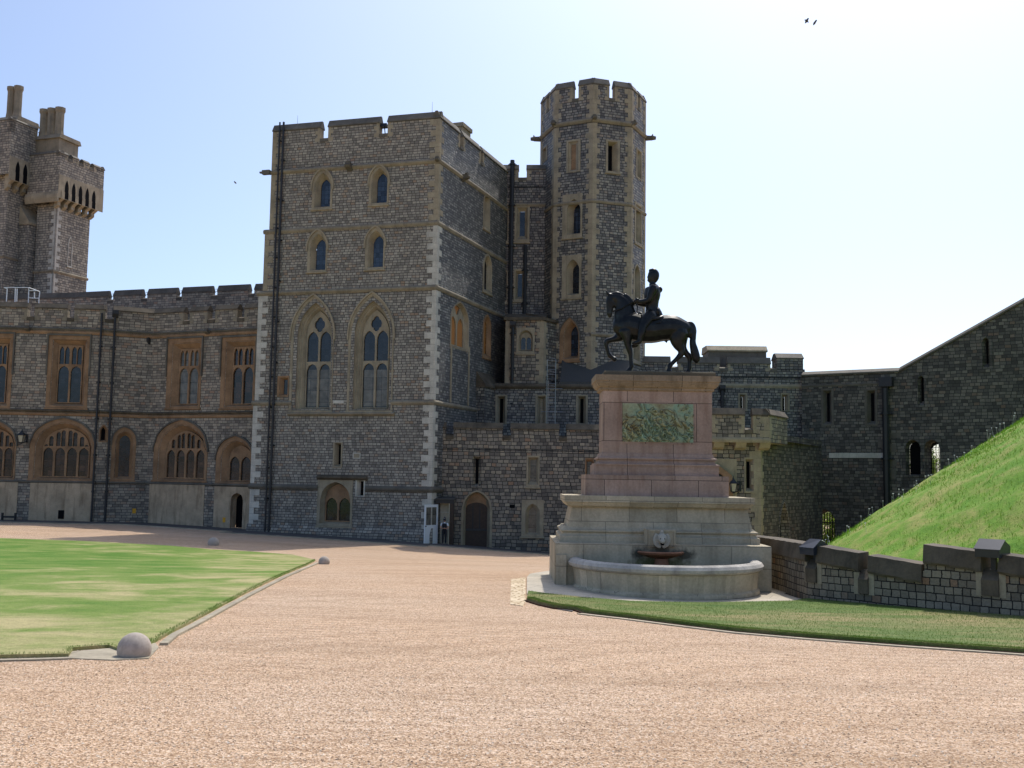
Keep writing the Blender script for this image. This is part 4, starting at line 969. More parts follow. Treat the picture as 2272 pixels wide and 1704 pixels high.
for F in OF: O.wall(F, [(0, GW), (F.L, GW), (F.L, oc-.12), (0, oc-.12)], 'flint')
for i, F in enumerate(OF):
    g0, g1 = F.L/2-.24, F.L/2+.24
    if i == 7: g0, g1 = F.u(1270, 200), F.u(1284, 200)
    if i == 0: g0, g1 = F.u(1352, 200), F.u(1365, 200)
    O.parapet(F, 0, F.L, oc-.12, oc, ot, [(g0, g1)], 'flint', caph=.5, cap='cope', over=.06, quoin='buff')
for i in range(8):
    Fl_, Fr_ = OF[i-1], OF[i]
    O.quoins([(Fl_, Fl_.L, Fr_, 0, os1+.05, ot-.55), (Fl_, Fl_.L, Fr_, 0, os2+.02, os1-.3), (Fl_, Fl_.L, Fr_, 0, os3+.02, os2-.27), (Fl_, Fl_.L, Fr_, 0, GW+3, os3-.27)], 'buff', h=.36, long=.5, short=.3)
O.course([(F, -.04, F.L+.04, os1+.08, .34, .16) for F in OF]); O.course([(F, -.04, F.L+.04, os2, .26, .1) for F in OF])
O.course([(F, -.04, F.L+.04, os3, .26, .1) for F in OF[:3]])
mb = MB(); mb.face([(*v, oc-.6) for v in vert]); mb.build('roof', M['lead'], O.root)
for i in (0, 7, 1): gargoyle(O, OF[i], 0, os1, .8)
for v_, sg in ((vert[6], -1), (vert[2], 1)):   # carved spouts sticking out sideways
    mb = MB(); dx = (v_ - OC).normalized(); a = Vector((v_.x, v_.y, os1-.18)); d3 = Vector((dx.x, dx.y, 0))
    mb.tube(a, a + d3*.5, .2, .17, 6); mb.tube(a + d3*.4 + Vector((0,0,.02)), a + d3*.75 + Vector((0,0,.0)), .2, .12, 7); mb.tube(a + d3*.5 + Vector((0,0,.15)), a + d3*.52 + Vector((0,0,.3)), .07, .03, 5)
    mb.build('gargoyle', M['cope'], O.root)

# ------------------------------------------------------------------ low front range
YF = 63.4
a, b = pt(953, 1100, YF), pt(1420, 1100, YF+.1); Fq = Fac(a, b)
N = Building('low_front_range', (pt(1100, 1210, YF).x, YF, g(pt(1100, 1210, YF).x, YF)), 'low battlemented rubble wall with a pointed door, between the square tower and the statue', 'castle range')
nt_, nc = Fq.v(1060, 937), Fq.v(998, 962)
N.window(Fq, (1044,1009,1073,1083), (1055,1018,1061.5,1073), 'r', mat='rough', pane='black', name='slit_window', sill=False)
N.window(Fq, (1168,1011,1197,1080), (1176.6,1020,1190.5,1068), 'r', mat='buff', pane='curtainglass', depth=.22)
N.window(Fq, (1298,1016,1318,1070), (1303,1024,1313,1062), 'r', mat='ochre', pane='curtainglass', depth=.2)
N.window(Fq, (1157,1109,1206,1190), (1173,1125,1190,1182), 'p', okind='r', mat='buff', pane='curtainglass', depth=.28, sp=.8)
dw = N.window(Fq, (1023,1088,1092,1216), (1033,1095,1080,1214), 't', mat='buff', pane=None, depth=.4, sp=.62, sill=False, name='doorway', px=True)
q = Fq.boxpx(1033,1115,1080,1214); mb = MB(); holed(mb, Fq, dedupe(arch(q[0]-.02, q[1]+.02, q[2]-1, q[3], q[3]-.35, 't')), [], -.36)
door = mb.build('door', M['wood'], dw); mb = MB(); fbox(mb, Fq, q[0], q[1], q[2]+.95, q[2]+1.1, -.36, -.33); 
for k in (.33, .66): fbox(mb, Fq, q[0]+(q[1]-q[0])*k-.03, q[0]+(q[1]-q[0])*k+.03, q[2]+1.1, q[3]-.2, -.36, -.34)
mb.build('door_rail', M['iron'], dw)
q2 = Fq.boxpx(1033,1095,1080,1130); mb = MB(); holed(mb, Fq, dedupe(arch(q2[0]-.02, q2[1]+.02, q2[2], q2[3]+.02, q2[3]-.62*(q2[1]-q2[0]), 't')), [], -.37); mb.build('tympanum', M['ochre'], dw)
N.wall(Fq, [(0, GW-.5), (Fq.L, GW-.5), (Fq.L, nc-.12), (0, nc-.12)], 'rough')
N.parapet(Fq, 0, Fq.L, nc-.12, nc, nt_, [(Fq.u(989,950), Fq.u(1007,950)), (Fq.u(1115,950), Fq.u(1134,950)), (Fq.u(1240,950), Fq.u(1258,950))], 'rough', caph=.4, cap='darkcope', quoin='rough')
mb = MB(); fbox(mb, Fq, 0, Fq.L, nc-1, nc-.9, 0, -5); mb.build('roof', M['lead'], N.root)
q = Fq.boxpx(1131, 1120, 1142, 1127); N.box_part(Fq, q[0], q[1], q[2], q[3], 0, .02, 'black', 'air_vent')
f_ = Fac(Fq.P(Fq.L, 0, 0), Fq.P(Fq.L, 0, -5)); mb = MB(); ff(mb, f_, [(0,GW-.5,0),(5,GW-.5,0),(5,nc-.12,0),(0,nc-.12,0)]); mb.build('end_wall', M['rough'], N.root)

# roof ladder with safety hoops
Fl = Fac(pt(1200, 900, 66.5), pt(1260, 900, 66.5)); lad = thing('cage_ladder', Fl.P(Fl.u(1224, 930), nc-.95, 0), 'galvanised ladder with safety hoops climbing the dark wall below the octagonal turret', 'ladder')
u0, u1 = Fl.u(1213, 900), Fl.u(1232, 900); z0, z1 = nc-.95, Fl.v(1220, 797)
mb = MB()
for u in (u0, u1): mb.tube(Fl.P(u, z0, 0), Fl.P(u, z1, 0), .028, n=6)
mb.tube(Fl.P(u0+.08, z0, .0), Fl.P(u0+.08, z1-1.4, .35), .018, n=5)
mb.build('rails', M['galv'], lad); 
z = z0 + .2
while z < z1: mb = MB(); mb.tube(Fl.P(u0, z, 0), Fl.P(u1, z, 0), .016, n=5); mb.build('rung', M['galv'], lad); z += .3
for z in (z1-.02, z1-.9, z1-1.8):
    mb = MB(); pts = [Fl.P(u0 + (u1-u0)*(.5 - .5*math.cos(t)) + (.12*math.sin(t))*(0), z, .7*math.sin(t)) for t in [math.pi*i/8 for i in range(9)]]
    for p_, q_ in zip(pts, pts[1:]): mb.tube(p_, q_, .02, n=5)
    mb.build('hoop', M['galv'], lad)
mb = MB(); mb.tube(Fl.P(u0-.1, z1-1.9, 0), Fl.P(u1+.45, z1-1.9, 0), .02, n=5); mb.tube(Fl.P(u0-.35, z1-3.4, 0), Fl.P(u1+.5, z1-3.4, 0), .02, n=5); mb.build('brace', M['galv'], lad)

# ------------------------------------------------------------------ gate block right of the statue
YG = 58.5
a, b = pt(1500, 1000, YG), pt(1690, 1000, YG); ex = .62           # parapet oversails the wall below
Ga = Fac(Vector((a.x, a.y)), Vector((pt(1687, 1000, YG).x, YG)))
gsd = Vector((.52, .85)).normalized()
Gs = Fac(Ga.B, Ga.B + gsd*13)
E = Building('gate_block', (b.x, b.y, g(b.x, b.y)), 'projecting stone gate block with oversailing battlemented parapet, right behind the statue pedestal', 'gatehouse')
ptop = Ga.v(1650, 907); pcr = Ga.v(1665, 950); pbot = Ga.v(1650, 982)
E.window(Ga, (1651,1015,1676,1094), (1659,1024,1666,1083), 'r', mat='buff', pane='black', name='slit_window', sill=False)
E.window(Gs, (1726,1108,1752,1204), (1732,1122,1747,1204), 'p', mat='flint', pane='black', depth=.4, sp=1.0, sill=False, name='doorway')
ow = Ga.boxpx(1560, 1030, 1640, 1110); 
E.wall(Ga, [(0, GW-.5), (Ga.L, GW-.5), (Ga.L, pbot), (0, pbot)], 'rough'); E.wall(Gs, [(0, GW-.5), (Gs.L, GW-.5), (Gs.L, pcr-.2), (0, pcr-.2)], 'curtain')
P0 = Vector(Ga.P(0, 0, ex)[:2]); P1 = Vector((pt(1707, 940, YG-ex).x, YG-ex)); P2 = P1 + gsd*3.4
Ha, Hb = Fac(P0, P1), Fac(P1, P2)
for F in (Ha, Hb): 
    mb = MB(); holed(mb, F, [(0, pbot), (F.L, pbot), (F.L, pcr-.12), (0, pcr-.12)], [], 0); mb.build('parapet_wall', M['rough'], E.root)
E.parapet(Ha, 0, Ha.L, pcr-.12, pcr, ptop, [(Ha.u(1568, 930), Ha.u(1580, 930)), (Ha.u(1652, 930), Ha.u(1671, 930))], 'rough', caph=.42, cap='darkcope', quoin='buff')
E.parapet(Hb, 0, Hb.L, pcr-.125, pcr, ptop, [], 'rough', caph=.40, cap='darkcope', quoin=None)
mb = MB(); mb.face([(*P0, pbot), (*P1, pbot), (*P2, pbot), (*(P2 + Vector((-6, 0))), pbot), (*(P0 + Vector((0, 4))), pbot)]); mb.face([(*P2, pbot), (*(P2+Vector((-1.2,.8))), pbot), (*(P2+Vector((-1.2,.8))), ptop-.5), (*P2, ptop-.5)]); mb.build('soffit', M['buff'], E.root)
E.course([(Ha, 0, Ha.L+.05, pbot+.28, .3, .06)], mat='buff'); E.quoins([(Ha, Ha.L, Hb, 0, pbot+.3, ptop-.45)], 'buff', long=.5, short=.3); E.quoins([(Ga, Ga.L, Gs, 0, GW+.5, pbot-.1)], 'buff', long=.55, short=.32)
for px in (1592, 1640, 1693):
    u = Ga.u(px, 990); mb = MB(); fprof(mb, Ga, u-.3, u+.3, [(0, pbot), (ex-.02, pbot), (ex*.6, pbot-.3), (0, pbot-.42)]); mb.build('corbel', M['buff'], E.root)
# orange hood beside the pedestal
hv = Ga.v(1610, 1036)
mb = MB(); uu = Ga.u(1622, 1050); fbox(mb, Ga, Ga.u(1560,1050), Ga.u(1634, 1000), Ga.v(1610,1110)-1.5, Ga.v(1610,1018), 0, .06); mb.build('window_surround', M['buff'], E.root)
mb = MB(); pts = [(Ga.u(1560,1022), Ga.v(1560,1022)), (Ga.u(1597,1036), Ga.v(1597,1036)), (Ga.u(1622,1055), Ga.v(1622,1055)), (Ga.u(1626,1130), Ga.v(1626,1130)-1), (Ga.u(1560,1130), Ga.v(1560,1130)-1)]
tracery(mb, Ga, pts, [[(pts[0][0]+.02, pts[0][1]-.35), (pts[1][0], pts[1][1]-.4), (pts[2][0]-.25, pts[2][1]-.25), (pts[3][0]-.3, pts[3][1]+.2), (pts[4][0]+.1, pts[4][1]+.2)]], .3, .06); mb.build('arched_hood', M['ochre'], E.root)
mb = MB(); ff(mb, Ga, [(pts[0][0], pts[4][1], .08), (pts[3][0], pts[4][1], .08), (pts[2][0], pts[2][1], .08), (pts[0][0], pts[0][1], .08)]); mb.build('pane', M['glass'], E.root)
mb = MB(); bkE = [P0 + Vector((0,10)), Gs.B + Vector((-1, 1))]
mb.face([(*P0, pcr-.6), (*P1, pcr-.6), (*Gs.B, pcr-.6), (*(P0+Vector((0,14))), pcr-.6)]); mb.build('roof', M['lead'], E.root)

# ------------------------------------------------------------------ upper gate range, flat battlements against the sky
YU = 73
a, b = pt(1400, 850, YU+.3), pt(1786, 850, YU); U = Fac(a, b)
H_ = Building('upper_gate_range', (pt(1650, 1000, YU).x, YU, -5), 'upper battlemented range with a big plain chimney block, right of the statue above the pedestal', 'castle range')
ut = U.v(1560, 791); uc = U.v(1500, 812); us = U.v(1650, 851)
for x in (1647, 1741): H_.window(U, (x-9,872,x+11,912), (x-2,880,x+2,910), 'r', mat='buff', pane='black', name='slit_window', sill=False)
H_.wall(U, [(0, GW-.5), (U.L, GW-.5), (U.L, uc-.12), (0, uc-.12)], 'flint')
H_.parapet(U, 0, U.L-2.0, uc-.12, uc, ut, [(U.u(1487,800), U.u(1505,800)), (U.u(1596,800), U.u(1615,800)), (U.u(1709,800), U.u(1724,800))], 'flint', caph=.5, cap='cope', quoin='buff')
q0 = U.u(1724, 800); 
H_.parapet(U, q0, U.u(1782,800), uc-.13, uc-.1, U.v(1740, 782), [], 'flint', caph=.45, cap='cope', quoin='pale', th=1.6)
H_.course([(U, 0, U.L, us, .3, .08)], mat='buff')
Uc = Fac(Vector(U.P(U.u(1578, 780), 0, -1.4)[:2]), Vector(U.P(U.u(1710, 780), 0, -1.4)[:2]))
mb = MB(); z0, z1 = uc-1, Uc.v(1640, 765); fbox(mb, Uc, 0, Uc.L, z0, z1-.5, 0, -2.4); blk = mb.build('chimney_block', M['cope'], H_.root)
mb = MB(); fprof(mb, Uc, -.08, Uc.L+.08, [(.1, z1-.5), (.1, z1-.4), (-.3, z1-.05), (-2.2, z1), (-2.5, z1-.5)]); mb.build('cap', M['buff'], blk)
H_.pipe(U, 1605, 880, U.v(1605, 915), U.v(1603, 866), .12, u=U.u(1602, 880)); 
mb = MB(); fbox(mb, U, 0, U.L, uc-.8, uc-.65, 0, -7); mb.build('roof', M['lead'], H_.root)
EB = Fac(U.B, U.B + Vector((1.5, 9))); mb = MB(); ff(mb, EB, [(0,GW,0),(EB.L,GW,0),(EB.L,uc-.13,0),(0,uc-.13,0)]); mb.build('side_wall', M['flint'], H_.root)

# ------------------------------------------------------------------ curtain wall climbing the mound
ca, cb, cc = pt(1779, 900, 72.5), pt(1997, 900, 68.8), pt(2500, 900, 60.5)
V1 = Fac(ca, Vector((cb.x, cb.y))); V2 = Fac(Vector((cb.x, cb.y)), cc)
V = Building('curtain_wall', (cb.x, cb.y, -5), 'grey curtain wall whose top climbs steeply to the right behind the grass mound', 'wall')
vt = V1.v(1890, 819); vb = V1.v(1990, 813)
V.window(V1, (1822,862,1850,945), (1832,872,1838,935), 'r', mat='cope', pane='black', name='slit_window', sill=False)
V.window(V1, (1919,862,1947,945), (1930,872,1937,934), 'r', mat='cope', pane='black', name='slit_window', sill=False)
V.window(V2, (2032,830,2058,910), (2041,836,2046,890), 'p', okind='r', mat='curtain', pane='black', name='slit_window', sill=False, sp=1.5)
V.window(V2, (2174,745,2202,825), (2185,752,2190,806), 'p', okind='r', mat='curtain', pane='black', name='slit_window', sill=False, sp=1.5)
V.window(V2, (2005,970,2046,1058), (2013,980,2040,1052), 't', okind='r', mat='curtain', pane='black', depth=.5, sp=.5, sill=False)
V.window(V2, (2047,970,2090,1058), (2055,980,2082,1052), 't', okind='r', mat='curtain', pane=None, depth=.9, sp=.5, sill=False, label='open arched window with a thin iron grille, trees behind')
V.window(V1, (1786,1120,1858,1230), (1796,1136,1848,1230), 't', mat='curtain', pane=None, depth=2.1, sp=.42, sill=False, name='gateway')
V.wall(V1, [(0, GW-1), (V1.L, GW-1), (V1.L, vt-.3), (0, vt-.3)], 'curtain')
vr = V2.v(2272, 659); ur = V2.u(2272, 659); sl = (vr - vt) / ur; vEnd = vt + sl*V2.L
V.wall(V2, [(0, GW-1), (V2.L, GW-1), (V2.L, vEnd-.25), (0, vt-.25)], 'curtain')
mb = MB(); fprof(mb, V1, 0, V1.L, [(.12, vt-.34), (.12, vt-.24), (-.4, vt), (-1.9, vt-.05), (-2.3, vt-.34)]); mb.build('coping', M['cope'], V.root)
mb = MB(); prof = [(.12, -.30), (.12, -.2), (-.1, 0), (-2.0, 0), (-2.3, -.3)]; A_ = [(0, vt+z, d) for d, z in prof]; B_ = [(V2.L, vEnd+z, d) for d, z in prof]
for i in range(5): k = (i+1) % 5; ff(mb, V2, [A_[i], B_[i], B_[k], A_[k]])
mb.build('coping', M['cope'], V.root)
mb = MB()    # back faces, leaving the two openings clear
for F, h0, h1 in ((V1, vt-.3, vt-.3), (V2, vt-.25, vEnd-.25)):
    hs = []
    if F is V1: q = F.boxpx(1796,1136,1848,1230); hs.append(dedupe(arch(q[0], q[1], q[2], q[3], q[3]-.42*(q[1]-q[0]), 't')))
    else: q = F.boxpx(2055,980,2082,1052); hs.append(dedupe(arch(q[0]-.3, q[1]+.9, q[2], q[3], q[3]-.5*(q[1]-q[0]), 't')))
    holed(mb, F, [(0, GW-1), (F.L, GW-1), (F.L, h1), (0, h0)], hs, -2.2)
mb.build('back_wall', M['curtain'], V.root)
V.course([(V1, 0, V1.u(1961, 850), V1.v(1880, 850), .2, .05)], mat='cope')
q = V1.boxpx(1840, 1005, 1961, 1016); V.box_part(V1, q[0], q[1], q[2], q[3], -.01, .05, 'pale', 'stone_band')
for x0,y0,x1,y1 in ((1948,975,1961,993),(1974,960,1999,972),(1974,985,1988,1003),(1975,1020,1990,1034),(1976,1040,1988,1062)):
    q = V2.boxpx(x0,y0,x1,y1) if x0 > 1973 and False else V1.boxpx(x0,y0,x1,y1); V.box_part(V1, q[0], q[1], q[2], q[3], -.01, .02, 'cope', 'repair_stone')
V.pipe(V1, 1966, 1000, GW, V1.v(1966, 862), .22, off=.3, collars=3.0)
mb = MB(); u = V1.u(1966, 860, .3); fbox(mb, V1, u-.42, u+.42, V1.v(1966, 862)+.1, V1.v(1966, 838), 0, .55); mb.build('rainwater_head', M['pipe'], V.root)
# iron gate in the passage, thin grille in the window
q = V1.boxpx(1796,1136,1848,1230); gt = thing('iron_gate', V1.P((q[0]+q[1])/2, q[2]+.6, -2.0), 'black barred iron gate in the arched passage at the foot of the curtain wall', 'gate')
n_ = 9
for i in range(n_): u = q[0]+.08 + (q[1]-q[0]-.16)*i/(n_-1); mb = MB(); mb.tube(V1.P(u, q[2], -2.02), V1.P(u, q[3]-.1, -2.02), .035, n=5); mb.build('bar', M['iron'], gt)
for z in (q[2]+.9, q[2]+2.1): mb = MB(); mb.tube(V1.P(q[0], z, -2.02), V1.P(q[1], z, -2.02), .045, n=5); mb.build('rail', M['iron'], gt)
q = V2.boxpx(2055,980,2082,1052); mb = MB()
for i in range(3): u = q[0] + (q[1]-q[0])*(i+1)/4; mb.tube(V2.P(u, q[2], -.8), V2.P(u, q[3], -.8), .022, n=5)
for i in range(5): z = q[2] + (q[3]-q[2])*(i+1)/6; mb.tube(V2.P(q[0], z, -.8), V2.P(q[1], z, -.8), .016, n=5)
mb.build('window_grille', M['iron'], V.root)

# ------------------------------------------------------------------ trees beyond the openings
def leafmat(name, c, tr_):
    k = NT(name); n = k.noise(k.tex('Object'), 1.5, 3); k.l(k.ramp(n.outputs[0], [(.3, scl(c, .6)), (.7, scl(c, 1.5))]), k.p.inputs['Base Color']); k.rgh(.6, .3)
    tl_ = k.n('ShaderNodeBsdfTranslucent'); tl_.inputs[0].default_value = tr_; mx = k.n('ShaderNodeMixShader'); mx.inputs[0].default_value = .5
    k.l(k.p.outputs[0], mx.inputs[1]); k.l(tl_.outputs[0], mx.inputs[2]); k.l(mx.outputs[0], k.out.inputs[0]); return k.m
M['leaf'] = leafmat('backlit_leaves', (.10,.17,.03,1), (.30,.42,.06,1)); M['bark'] = plain('bark', (.07,.055,.04,1), .9)
def tree(x, y, z, h, R, n, label, trunk=.18):
    t = thing('tree', (x, y, z), label, 'tree', None)
    mb = MB(); top = (x + .2, y, z + h*.75); mb.tube((x, y, z-1), (x+.1, y, z+h*.45), trunk, trunk*.7, 8); mb.tube((x+.1, y, z+h*.45), top, trunk*.7, trunk*.2, 7)
    for _ in range(9):
        a = random.uniform(0, 6.28); zz = z + h*random.uniform(.25, .6); mb.tube((x+.1, y, zz), (x + math.cos(a)*R*.7, y + math.sin(a)*R*.7, zz + h*.2), trunk*.3, .02, 5)
    mb.build('trunk', M['bark'], t)
    cl = [(random.gauss(0, .45)*R, random.gauss(0, .45)*R, h*random.uniform(.2, .95)) for _ in range(26)]
    me = bpy.data.meshes.new('crown'); V_ = np.empty((n, 4, 3))
    for i in range(n):
        c = cl[RNG.integers(0, len(cl))]; p = Vector(c) + Vector(RNG.normal(0, .28, 3) * R*.55); d = Vector(RNG.normal(0, 1, 3)).normalized(); e_ = d.orthogonal().normalized(); s_ = RNG.uniform(.06, .13)
        for j, (ca_, cb_) in enumerate(((-1,0),(0,-.6),(1,0),(0,.6))): V_[i, j] = p + d*ca_*s_ + e_*cb_*s_
    me.from_pydata(V_.reshape(-1, 3).tolist(), [], [(4*i, 4*i+1, 4*i+2, 4*i+3) for i in range(n)]); me.materials.append(M['leaf'])
    o = bpy.data.objects.new('crown', me); COL.objects.link(o); o.parent = t
p = pt(1836, 1180, 80); tree(p.x+.8, p.y, p.z-3.6, 7.0, 3.0, 16000, 'sunlit green tree seen through the barred arch at the foot of the curtain wall')
p = pt(2070, 1050, 74); tree(p.x+.3, p.y+2, p.z-5.0, 7.2, 2.4, 9000, 'small tree seen through the open arched window of the curtain wall')

# ------------------------------------------------------------------ garden wall with stepped copings
gpts = [gp(x, y) for x, y in ((1600,1285),(1700,1303),(1790,1333),(1867,1342),(2055,1358),(2272,1376),(2440,1388),(2620,1402))]
gpts = [Vector((p.x, p.y)) for p in gpts]
gpts.append(gpts[-1] + (gpts[-1] - gpts[-2]).normalized() * 7)
cum = [0]
for a, b in zip(gpts, gpts[1:]): cum.append(cum[-1] + (b-a).length)
class Poly:   # facade following the curved wall
    def P(s, u, v, d=0):
        i = 0
        while i < len(cum)-2 and u > cum[i+1]: i += 1
        a, b = gpts[i], gpts[i+1]; e = (b-a).normalized(); n = Vector((e.y, -e.x)); w_ = a + e*(u-cum[i])
        return (w_.x + n.x*d, w_.y + n.y*d, v)
    def find(s, px, py):      # where the ray at column px meets the wall face
        r = ray(px, py); best = None
        for i in range(len(gpts)-1):
            F = Fac(gpts[i], gpts[i+1]); u, v = F.uv(px, py)
            if -1e-3 <= u <= F.L + 1e-3: best = (cum[i]+u, v)
        return best
GWF = Poly()
D = thing('garden_wall', (gpts[3].x, gpts[3].y, g(*gpts[3])), 'low stone garden wall with dark stepped copings, in front of the grass mound', 'wall')
def gseg(name, mat, ua, ub, prof_fn, step=.12):
    n = max(1, int((ub-ua)/step)); mb = MB(); us_ = [ua + (ub-ua)*i/n for i in range(n+1)]; rings = [[(u, v, d) for d, v in prof_fn(u)] for u in us_]
    for A, B in zip(rings, rings[1:]):
        for i in range(len(A)):
            k = (i+1) % len(A); ff(mb, GWF, [A[i], B[i], B[k], A[k]])
    ff(mb, GWF, rings[0]); ff(mb, GWF, rings[-1]); return mb.build(name, M[mat], D)
secs = [(1640,1790,1187,1208,.27), (1813,1906,1211,1227,.27), (1927,2046,1232,1252,.27), (2050,2178,1208,1225,.30), (2216,2330,1229,1245,.30)]
S_ = []
for x0, x1, y0, y1, th in secs:
    ym = (y0+y1)/2+8; u0, z0 = GWF.find(x0, y0); u1, z1 = GWF.find(x1, y1); S_.append((u0, u1, z0, z1))
ns = len(S_)
def gtop(u, i): u0, u1, z0, z1 = S_[i]; t = (u-u0)/(u1-u0); return z0 + (z1-z0)*t
CH = .40
for i in range(ns):
    u0, u1, z0, z1 = S_[i]
    gseg('coping', 'darkcope', u0, u1, lambda u: [(.06+.012*math.sin(u*11), gtop(u, i)-CH+.006*math.sin(u*9+2*math.sin(u*3))), (.08+.012*math.sin(u*5+1), gtop(u, i)-CH+.05), (.02+.01*math.sin(u*6), gtop(u, i)+.004*math.sin(u*13)), (-.42, gtop(u, i)+.015), (-.5, gtop(u, i)-CH)])
    def base(u): x, y, _ = GWF.P(u, 0); return g(x, y) - .2
    gseg('wall', 'garden', u0, u1, lambda u: [(0, base(u)), (0, gtop(u, i)-CH+.02), (-.4, gtop(u, i)-CH+.02), (-.4, base(u))])
    if i < ns-1 and S_[i+1][0] - u1 > .03:
        ua, ub = u1, S_[i+1][0]; zc_ = min(z1, S_[i+1][2]) - .44
        if ub - ua < .12:
            gseg('wall', 'garden', ua, ub, lambda u: [(0, base(u)), (0, zc_+.3), (-.4, zc_+.3), (-.4, base(u))]); continue
        gseg('wall', 'garden', ua, ub, lambda u: [(0, base(u)), (0, zc_-.2), (-.4, zc_-.2), (-.4, base(u))])
        gseg('crenel_coping', 'darkcope', ua, ub, lambda u: [(.06, zc_-.42), (.07, zc_-.1), (-.1, zc_+.1), (-.42, zc_+.1), (-.42, zc_-.2), (0, zc_-.42)])
        for ue, sg in ((ua, -1), (ub, 1)):
            gseg('jamb_stone', 'buff', min(ue, ue+sg*.13), max(ue, ue+sg*.13), lambda u: [(.012, zc_-.44), (.012, zc_+.04), (-.3, zc_+.04), (-.3, zc_-.44)])
GWl = GWF.P(cum[-1]-.05, 0)
ul = S_[-1][1]
gseg('wall', 'garden', ul, cum[-1]-.02, lambda u: [(0, base(u)), (0, S_[-1][3]-.25-CH+.04), (-.4, S_[-1][3]-.25-CH+.04), (-.4, base(u))])
gseg('coping', 'darkcope', ul, cum[-1]-.02, lambda u: [(.14, S_[-1][3]-.25-CH), (.15, S_[-1][3]-.19-CH), (.03, S_[-1][3]-.25), (-.42, S_[-1][3]-.24), (-.5, S_[-1][3]-.25-CH)])
# boxed floodlights on the wall
def boxlight(px, py, w_, h_, label):
    u, v = GWF.find(px, py); x, y, z = GWF.P(u, v, -.12); t = thing('wall_floodlight', (x, y, z), label, 'floodlight', 'black floodlights on the garden wall')
    u0, u1 = u-w_/2, u+w_/2
    mb = MB()
    fprof(mb, GWF, u0, u1-.02, [(.14, v-h_*.55), (.16, v-h_*.05), (-.10, v+h_*.5), (-.38, v+h_*.12), (-.34, v-h_*.55)]); mb.build('housing', M['floodlight'], t)
    mb = MB(); fprof(mb, GWF, u0-.02, u1, [(.17, v-h_*.05), (-.10, v+h_*.53), (-.10, v+h_*.48), (.17, v-h_*.10)]); mb.build('hood', M['floodlight'], t)
    mb = MB(); fbox(mb, GWF, u-.05, u+.05, v-.62, v-h_*.5, -.2, -.1); mb.build('bracket', M['iron'], t)
M['floodlight'] = plain('black_floodlight_case', (.03,.034,.045,1), .3, .5)
boxlight(1801, 1213, .40, .34, 'smaller black boxed floodlight on the garden wall, nearer the fountain')
boxlight(2198, 1216, .52, .34, 'bigger black boxed floodlight on the garden wall near the right edge')

# ------------------------------------------------------------------ statue pedestal and fountain
pc = pt(1480, 1335, 28.3); PZ = g(pt(1470,1300,26.5).x, 26.5) - .3
PD = thing('fountain_pedestal', (pt(1470, 1300, 28.3).x, 28.3, PZ + .3), 'tall tiered pink and pale stone pedestal with a green relief panel and half-round fountain basin', 'pedestal')
YC = 28.3
sx_, sz_ = pt(1468, 1230, 26.4).x - PD.location.x, pt(1468, 1232, 26.4).z - PD.location.z
M['portland'] = ashlar('portland_stone', S(184,172,148), vary=.2, bw=1.25, bh=.55, dirt=.5, dirtcol=S(96,86,66), joint=.5, spots=[(sx_, -1.8, sz_+.08, .42, .26, S(52,50,44)), (sx_-.55, -1.8, sz_+.02, .3, .2, S(50,50,44)), (sx_+.6, -1.8, sz_+.0, .34, .2, S(56,54,44)), (sx_, -1.8, sz_-.2, .9, .16, S(84,86,44))])
M['maskstone'] = ashlar('clean_mask_stone', S(176,170,155), vary=.1, dirt=.2)
def X_(px, py, Y): return pt(px, py, Y).x
def Z_(px, py, Y): return pt(px, py, Y).z
def tier(name, mat, x0, x1, ytop, ybot, Y, prof=None, depth=None, zbot=None):
    """one course of the pedestal centred on YC; prof [(out, t)] moulding from bottom t=0 to top t=1"""
    ym = (ytop+ybot)/2; xm = (x0+x1)/2; X0, X1 = X_(x0, ym, Y), X_(x1, ym, Y); z1, z0 = Z_(xm, ytop, Y), (Z_(xm, ybot, Y) if zbot is None else zbot)
    hd = (YC - Y) if depth is None else depth/2; prof = prof or [(0, 0), (0, 1)]; mb = MB(); rings = []
    yb = Y + 2*hd
    for o_, t in prof:
        z = z0 + (z1-z0)*t; rings.append([(X0-o_, Y-o_, z), (X1+o_, Y-o_, z), (X1+o_, yb+o_, z), (X0-o_, yb+o_, z)])
    for A, B in zip(rings, rings[1:]):
        for i in range(4): k = (i+1) % 4; mb.face([A[i], A[k], B[k], B[i]])
    mb.face(rings[-1]); mb.face(rings[0][::-1]); return mb.build(name, M[mat], PD), (X0, X1, z0, z1)
tier('lower_tier', 'portland', 1231, 1712, 1209, 1330, 26.5, zbot=PZ)
for x0, x1 in ((1233, 1256),):
    F = Fac((X_(x0, 1270, 26.5), 26.5), (X_(x1, 1270, 26.5), 26.5)); mb = MB(); fbox(mb, F, 0, F.L, PZ, Z_(1244, 1231, 26.5), 0, .07); mb.build('pilaster', M['portland'], PD)
tier('base_moulding', 'portland', 1247, 1680, 1172, 1206, 27.2, [(.06, 0), (.06, .42), (.0, .5), (-.02, .62), (.03, .72), (.03, .8), (-.04, .88), (-.08, 1)])
_, bx = tier('body', 'portland', 1264, 1664, 1127, 1172.4, 27.33, [(.05, 0), (-.06, 1)])
tier('cornice_slab', 'portland', 1255, 1672, 1102, 1127.4, 27.15, [(-.12, 0), (-.06, .12), (.0, .4), (.03, .45), (.03, 1)])
tier('pink_plinth', 'pink', 1299, 1617, 1055, 1103.6, 27.45)
tier('pink_base', 'pink', 1318, 1595, 1033, 1055.4, 27.6)
tier('base_moulding', 'pink', 1334, 1582, 1007, 1033.4, 27.72, [(.15, 0), (.15, .12), (.06, .2), (.04, .45), (.09, .5), (.09, .62), (.03, .72), (0, 1)])
_, dbx = tier('die', 'pink', 1337, 1580, 868, 1007.4, 27.75)
